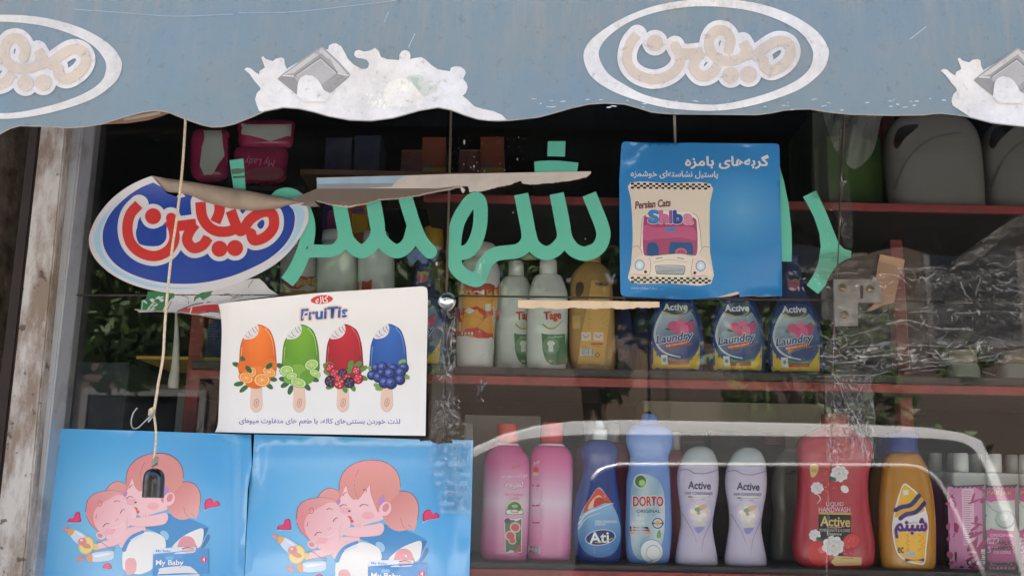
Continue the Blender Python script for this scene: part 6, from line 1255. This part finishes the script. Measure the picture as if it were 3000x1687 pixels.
MB().tube([P(428, 800, .08), P(512, 930, .08)][:0] or [Vector((tube.cx+.004, .08, tube.z1-.002)), Vector((tube.cx+.004, .082, tube.z1+.16))], .0012, 6).build('thread', flat('thread', (120, 110, 96), .9), tt)
# ================================================================ cord with hook and black weight, chrome knob, lock plate
CY = -.17
cord = thing('pull_cord', 'beige cord with a wire hook and a black weight hanging outside the window', 'cord', P(449, 1300, CY))
cm = flat('cotton_cord', (196, 178, 150), .9, var=.2, scale=300)
q_ = T('Q', '467,296 464,350 459,420 452,490 443,560 434,620 427,680 421,740 416,800 413,850 411,890 406,925 399,960 393,1000 388,1030')
rp = cat(q_, 4); MB().tube([P(x, y, CY-.06*(1-i/len(rp))) for i, (x, y) in enumerate(rp)], .0023, 8).build('cord', cm, cord, True)
q_ = T('Q', '386,1036 390,1062 393,1095 391,1125 388,1152 389,1166'); MB().tube([P(x, y, CY) for x, y in cat(q_, 4)], .0020, 8).build('cord', cm, cord, True)
def coil(c, r, h, turns, rw, tilt):
    out = []
    for i in range(turns*14):
        a = 2*math.pi*i/14; out.append(c+Vector((r*math.cos(a), r*math.sin(a), h*(i/(turns*14)-.5)+tilt*math.cos(a))))
    return tube_geo(out, rw, 6)
MB().add(coil(P(445, 1205, CY), .0042, .010, 3, .0017, .002)).build('knot', cm, cord, True)
MB().add(coil(P(454, 1352, CY), .0040, .012, 3, .0017, .003)).build('knot', flat('cord_grey', (150, 146, 132), .9), cord, True)
wire = flat('galvanised_wire', (150, 150, 148), .35, .8)
MB().tube([P(x, y, CY-.004) for x, y in cat(T('I', '262,1050 225,1085 180,1130 140,1165 105,1170 90,1140 92,1095 108,1050 136,1014'), 5)], .0013, 7).build('wire_hook', wire, cord, True)
MB().tube([P(x, y, CY-.002) for x, y in cat(T('I', '268,1030 262,1065 240,1095 218,1122 228,1090 262,1045'), 5)], .0012, 7).build('wire_hook', wire, cord, True)
bl = Loft('M', [(764, 1241, 1425), (700, 1245, 1428), (620, 1250, 1433), (575, 1257, 1432), (545, 1270, 1422), (525, 1290, 1405), (512, 1318, 1376), (509, 1334, 1360)], CY, 1.0, 2.0)
v, f = bl.geo(28); f.pop(-2)
k0 = len(v); ri = bl.rows[0]
for zz, rr_ in ((0, .86), (.03, .84)):
    for j in range(28): a = 2*math.pi*j/28; v.append(Vector((ri[1]+ri[2]*rr_*math.cos(a), CY+ri[2]*rr_*math.sin(a), ri[0]+zz)))
for j in range(28): f.append((j, k0+j, k0+(j+1) % 28, (j+1) % 28)); f.append((k0+j, k0+28+j, k0+28+(j+1) % 28, k0+(j+1) % 28))
f.append(tuple(k0+28+j for j in range(28)))
mesh('pull_weight', v, f, flat('black_plastic', (20, 20, 23), .22, spec=.6, coat=.4), cord, True)
kb = thing('chrome_knob', 'round chrome ball knob on the pane beside the popsicle poster', 'knob', P(1309, 882, 0))
bm = bmesh.new(); bmesh.ops.create_uvsphere(bm, u_segments=32, v_segments=20, radius=.0168); c = P(1309, 882, -.034)
for p in bm.verts: p.co += c
vv = [p.co.copy() for p in bm.verts]; bm.verts.index_update(); ff = [tuple(x.index for x in p.verts) for p in bm.faces]; bm.free()
chrome = flat('chrome', (225, 222, 215), .06, 1, var=.03, bmp=.04)
mesh('ball', vv, ff, chrome, kb, True); MB().tube([c+Vector((0, .014, 0)), c+Vector((0, .033, 0))], .006, 14).build('stem', chrome, kb, True); MB().tube([c+Vector((0, .030, 0)), c+Vector((0, .0338, 0))], .012, 20).build('base_plate', chrome, kb, True)
lk = thing('lock_plate', 'silver L shaped metal lock plate with three screws under the crumpled tape', 'lock plate', P(2500, 880, -.004))
def lockmat():
    m, n, p, L = newmat('worn_zinc'); t = nz(n, 40, 6); r = ramp(n, t.outputs[0], [(.35, (.20, .20, .195)), (.7, (.36, .36, .35))]); L.new(r.outputs[0], p.inputs['Base Color']); p.inputs['Metallic'].default_value = .55; p.inputs['Roughness'].default_value = .38; bump(n, p, t.outputs[0], .15, .002); return m
o = [P(*p, -.008) for p in T('L', '345,163 670,166 690,330 516,330 516,494 352,494')]
v = o+[p+Vector((0, .006, 0)) for p in o]; mesh('plate', v, [(5, 4, 3, 2, 1, 0), (6, 7, 8, 9, 10, 11)]+[(i, (i+1) % 6, 6+(i+1) % 6, 6+i) for i in range(6)], lockmat(), lk)
brs = flat('brass_screw', (150, 134, 100), .4, .7)
for s in ('405,224', '602,232', '420,416'):
    c = P(*T('L', s)[0], -.0085); sc = MB().tube([c, c+Vector((0, -.003, 0))], .0072, 16).build('screw', brs, lk, True)
    MB().box(c.x-.005, c.y-.0034, c.z-.0008, c.x+.005, c.y-.0031, c.z+.0008).build('slot', flat('slot_dark', (40, 34, 28), .8), sc)
A = Art(sheet(-.0084)); A.poly(T('L', '530,205 555,205 552,300 532,300'), (34, 32, 32), 0); A.poly(T('L', '515,335 575,335 572,392 520,392'), (40, 36, 34), .5) if False else None
A.build('keyhole', VINYL, lk)
A = Art(sheet(-.0035, lambda u, v: -.003*math.sin(v/40.0)), step=18); A.poly(T('H', '962,1055 1060,1075 1146,1097 1135,1160 1105,1230 1085,1330')+T('L', '800,190 770,330 690,350 610,388 540,392 575,388 640,330 640,170 655,60'), (176, 142, 112), 0)
tag(A.build('paper_tape', inkmat('kraft_tape', .75, .3, .2, gain=.86, scale=30)), 'tan strip of paper tape beside the metal lock plate', 'paper tape')
st2 = tag(MB().tube([P(1976, 340, -.28), P(1977, 380, -.19), P(1978, 417, -.012)], .0022, 8).build('hanging_string', flat('grey_string', (120, 112, 104), .9), None, True), 'short grey string above the blue square sticker', 'string')
# ---- clear packing tape, smooth strips and crumpled stretches
TAPE = clearmat('clear_tape', (.95, .95, .94), .05, .07, (.55, .53, .50), .7, .15, 40); CRUM = clearmat('crumpled_tape', (.88, .86, .84), .04, .38, (.46, .43, .41), .6, .25, 22)
def crumple(name, label, pts, Y, amp, step, seed, mat, sm=0, sx=30.0, sy=30.0, kind='clear tape'):
    off = Vector((seed*13.7, seed*5.1, 0))
    def fn(u, v):
        p = Vector((u/sx, v/sy, 0))+off
        a = noise.noise(p); b = abs(noise.noise(p*2.1)); c = abs(noise.noise(p*4.3+Vector((7, 3, 1))))
        return -amp*(.6+.5*a+.55*(1-2*b)*.6+.3*(1-2*c)*.5)
    A = Art(sheet(Y, fn), step=step); A.poly(cat(pts, sm, True) if sm else pts, (255, 255, 255), 0)
    o = A.build(name, mat, None, True); return tag(o, label, kind)
Lx = lambda s: T('L', s); H = lambda s: T('H', s)
crumple('clear_tape', 'smooth upright strip of clear tape right of the slanted green letter', H('455,-20 560,-20 560,300 572,560 660,760 670,960 560,900')[:0]+H('556,290 720,395 742,640 758,800 762,1010 690,1000 660,850 575,640 556,560'), -.003, .003, 7, 1, TAPE)
crumple('clear_tape', 'wide faint strip of clear tape in front of the dark green carton', H('455,-40 590,-40 700,395 556,290 560,640 455,640'), -.002, .001, 10, 2, TAPE)
crumple('crumpled_tape', 'broad band of crumpled clear tape across the right side of the panes', H('232,1108 330,1112 420,1180 520,1060 600,1040 700,1050 860,1030 880,1085 1000,1120 1130,1160 1300,1150 1480,1130 1640,1000 1800,890 1960,800 2100,740 2100,1200')+[(3120, 760), (3120, 1062)]+Lx('1690,720 1560,740 1400,745 1200,750 1000,780 830,770 700,830 560,870 430,850 330,830 240,780 250,700 290,640 330,560 340,500 300,420 290,330 320,180 240,150 150,120 60,50'), -.010, .009, 7, 3, CRUM, 0, 90, 46)
crumple('crumpled_tape', 'narrow wrinkled run of clear tape hanging from the band down over the red handwash', Lx('310,800 420,850 560,870 640,840 610,900 620,1000 640,1160 560,1160 550,1300 560,1449 520,1449 500,1250 480,1120 430,1100 400,980 380,900'), -.006, .010, 5, 4, CRUM, 0, 30, 60)
crumple('clear_tape', 'two strips of clear tape running down across the pale bar and red bottle', Lx('275,830 330,830 370,920 420,1100 480,1130 500,1250 545,1160 640,1165 630,1300 610,1449 290,1449 285,1200'), -.003, .004, 7, 5, TAPE, 0, 26, 80)
crumple('clear_tape', 'diagonal folded strip of clear tape at the right edge', H('1490,1160 1640,1030 1830,870 1960,780 2034,740 2050,790 1960,850 1800,1010 1640,1120 1530,1165'), -.03, .006, 6, 6, TAPE, 0, 24, 24)
crumple('crumpled_tape', 'twisted wrinkled clear tape hanging from the chrome knob down to the nappy poster', T('J', '225,540 300,520 370,580 382,640 345,760 350,900 330,1040 350,1160 345,1290 400,1340 380,1449 150,1449 180,1290 240,1240 280,1100 250,930 240,760 270,650 290,600'), -.012, .010, 5, 7, CRUM, 0, 26, 80)
crumple('clear_tape', 'wide clear tape patch on the top corner of the right nappy poster', T('N', '1660,210 1700,60 1760,0 1890,0 1960,110 2040,120 2038,420 2030,900 1760,900 1690,560 1650,380'), -.017, .005, 7, 8, TAPE, 0, 24, 60)
crumple('clear_tape', 'long faint strip of clear tape hanging left of the chrome knob', [(1268, 960), (1304, 950), (1302, 1280), (1262, 1285)], -.004, .002, 9, 9, TAPE)
crumple('clear_tape', 'scrap of clear tape lying over the right end of the pale bar reflection', T('J', '390,1355 1000,1362 1012,1380 900,1405 560,1449 400,1449')[:0]+[(1345, 1212), (1582, 1216), (1584, 1222), (1500, 1236), (1380, 1262), (1345, 1262)], -.003, .002, 9, 10, TAPE) if False else None
# tape highlights painted as whitish strokes and flecks along its folds
FLECK_GLINT = clearmat('tape_fleck_glint', (.92, .92, .92), .10, .36, (.80, .79, .77), 1.8); CREASE_GLINT = clearmat('tape_crease_glint', (.9, .9, .9), .12, .85, (.86, .85, .83), 1.6)
def crease_glints(tape, lines_, flecks=(), Y=-.026, seed=0):
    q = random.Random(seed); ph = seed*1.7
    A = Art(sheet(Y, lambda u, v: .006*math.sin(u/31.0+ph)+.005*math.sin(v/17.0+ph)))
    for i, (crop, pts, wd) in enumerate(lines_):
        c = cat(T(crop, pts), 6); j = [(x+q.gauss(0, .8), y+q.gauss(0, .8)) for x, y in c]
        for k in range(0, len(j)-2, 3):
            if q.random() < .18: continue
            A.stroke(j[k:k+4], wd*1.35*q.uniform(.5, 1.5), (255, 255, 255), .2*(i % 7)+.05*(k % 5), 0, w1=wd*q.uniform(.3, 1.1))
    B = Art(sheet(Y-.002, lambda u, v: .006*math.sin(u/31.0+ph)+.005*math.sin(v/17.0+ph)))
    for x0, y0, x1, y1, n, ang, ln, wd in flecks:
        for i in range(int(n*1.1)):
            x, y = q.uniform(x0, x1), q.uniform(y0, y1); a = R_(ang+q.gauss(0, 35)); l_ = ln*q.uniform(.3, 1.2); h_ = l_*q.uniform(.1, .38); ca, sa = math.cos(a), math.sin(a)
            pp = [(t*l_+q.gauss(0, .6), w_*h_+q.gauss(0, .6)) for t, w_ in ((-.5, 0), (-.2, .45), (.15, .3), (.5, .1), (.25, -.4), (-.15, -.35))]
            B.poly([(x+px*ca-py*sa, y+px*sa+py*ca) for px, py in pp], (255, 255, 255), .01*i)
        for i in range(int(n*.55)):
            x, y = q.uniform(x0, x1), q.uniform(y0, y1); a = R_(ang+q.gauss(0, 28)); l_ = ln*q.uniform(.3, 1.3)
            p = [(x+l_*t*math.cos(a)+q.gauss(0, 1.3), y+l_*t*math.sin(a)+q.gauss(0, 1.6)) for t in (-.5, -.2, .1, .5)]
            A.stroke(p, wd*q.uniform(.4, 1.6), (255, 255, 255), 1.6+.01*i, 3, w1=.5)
    A.build('crease_glints', CREASE_GLINT, tape)['kind'] = 'stuff'
    if flecks: B.build('fleck_glints', FLECK_GLINT, tape)['kind'] = 'stuff'
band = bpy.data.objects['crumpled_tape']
crease_glints(band, [('L', s, w_) for s, w_ in (('300,135 450,118 600,132 720,128 810,150 860,190', 2.4), ('800,84 900,96 1000,84 1090,82 1180,92 1210,60 1290,40', 3.6), ('815,110 860,150 900,170 960,150 1000,160 1060,118', 4), ('530,545 620,520 720,482 830,455 920,462 1000,490 1130,515 1260,515 1330,530', 3.6), ('250,702 340,712 450,692 560,712 700,700 800,692 900,704 1000,682 1110,700', 4.2),
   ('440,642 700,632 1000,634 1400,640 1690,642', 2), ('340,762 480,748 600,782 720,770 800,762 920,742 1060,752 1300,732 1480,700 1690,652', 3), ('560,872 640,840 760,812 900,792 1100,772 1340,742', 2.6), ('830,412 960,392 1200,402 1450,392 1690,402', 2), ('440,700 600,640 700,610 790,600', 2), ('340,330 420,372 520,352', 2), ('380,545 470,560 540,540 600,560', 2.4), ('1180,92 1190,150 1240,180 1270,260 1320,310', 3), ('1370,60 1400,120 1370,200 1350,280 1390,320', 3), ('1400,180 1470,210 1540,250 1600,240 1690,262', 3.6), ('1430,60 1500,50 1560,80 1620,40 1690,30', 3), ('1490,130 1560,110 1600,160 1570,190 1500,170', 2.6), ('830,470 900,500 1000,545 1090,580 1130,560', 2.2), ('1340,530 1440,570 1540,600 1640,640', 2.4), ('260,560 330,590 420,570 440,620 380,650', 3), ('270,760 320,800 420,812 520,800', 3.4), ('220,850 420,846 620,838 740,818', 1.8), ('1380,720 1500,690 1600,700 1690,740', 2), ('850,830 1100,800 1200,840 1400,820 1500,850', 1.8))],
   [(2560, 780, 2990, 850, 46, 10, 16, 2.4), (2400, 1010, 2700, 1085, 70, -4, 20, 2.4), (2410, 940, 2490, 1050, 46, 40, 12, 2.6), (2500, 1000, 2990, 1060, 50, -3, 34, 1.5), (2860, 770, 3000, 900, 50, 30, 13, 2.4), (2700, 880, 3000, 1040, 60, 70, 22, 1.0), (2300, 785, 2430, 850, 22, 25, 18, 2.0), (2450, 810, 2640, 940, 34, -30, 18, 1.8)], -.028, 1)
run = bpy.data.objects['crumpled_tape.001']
crease_glints(run, [('L', s, w_) for s, w_ in (('330,830 380,900 420,1010 470,1100 500,1200 540,1330 555,1440', 3), ('430,870 480,960 500,1040 480,1120', 3), ('520,880 540,940 510,1000 530,1080', 3), ('600,900 600,1000 630,1100 640,1155', 2.2), ('480,1100 520,1180 545,1280 548,1400', 4))],
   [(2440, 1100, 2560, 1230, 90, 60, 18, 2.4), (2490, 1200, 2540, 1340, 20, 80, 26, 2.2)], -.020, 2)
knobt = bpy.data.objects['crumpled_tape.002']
crease_glints(knobt, [('J', s, w_) for s, w_ in (('290,560 330,640 300,720 290,840 310,960 300,1060', 3), ('350,600 330,720 320,840 350,900 340,1000', 3.4), ('250,640 262,760 255,900 290,1040', 2), ('240,1250 270,1330 250,1400', 3), ('330,1150 300,1240 320,1330 380,1380', 2.6))],
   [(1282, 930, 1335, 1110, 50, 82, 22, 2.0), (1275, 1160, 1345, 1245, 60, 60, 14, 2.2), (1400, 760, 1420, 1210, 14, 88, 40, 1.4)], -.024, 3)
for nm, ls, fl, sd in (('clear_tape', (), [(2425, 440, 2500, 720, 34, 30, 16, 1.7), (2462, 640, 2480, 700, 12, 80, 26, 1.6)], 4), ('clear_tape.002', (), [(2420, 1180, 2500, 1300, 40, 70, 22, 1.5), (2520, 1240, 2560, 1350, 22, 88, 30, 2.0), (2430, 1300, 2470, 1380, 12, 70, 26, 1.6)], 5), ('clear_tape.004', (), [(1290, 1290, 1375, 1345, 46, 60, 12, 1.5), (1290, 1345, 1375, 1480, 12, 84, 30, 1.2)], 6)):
    crease_glints(bpy.data.objects[nm], ls, fl, -.010 if nm != 'clear_tape.004' else -.024, sd)
# paint specks on the glass
sp = Art(sheet(-.0006)); q = random.Random(9)
for s, a, b in (('1248,100', 7, 20), ('1325,292', 6, 10), ('1670,235', 6, 10), ('1245,275', 4, 4), ('1348,262', 4, 4), ('1326,215', 5, 4), ('1028,1065', 9, 16), ('1636,658', 4, 8), ('1680,62', 4, 5), ('2210,868', 5, 6), ('1300,300', 4, 5), ('1357,330', 5, 5), ('1408,330', 4, 6), ('1530,270', 4, 4), ('1570,322', 5, 4), ('1136,325', 4, 6)): sp.ell(T('F', s)[0], a*.37, b*.37, (196, 192, 186), 0, q.uniform(-8, 8), 10)
for i in range(40): sp.ell((q.uniform(1320, 1560), q.uniform(400, 520)), q.uniform(.5, 1.1), q.uniform(.5, 1.6), (170, 166, 160), .1+.01*i, 0, 6)
for i in range(60): sp.ell((q.uniform(300, 2500), q.uniform(390, 1250)), q.uniform(.4, 1.0), q.uniform(.5, 1.2), (150, 146, 140), .6+.005*i, 0, 6)
so = tag(sp.build('paint_specks', VINYL), 'scattered pale paint specks dried on the window glass', 'paint specks'); so['kind'] = 'stuff'
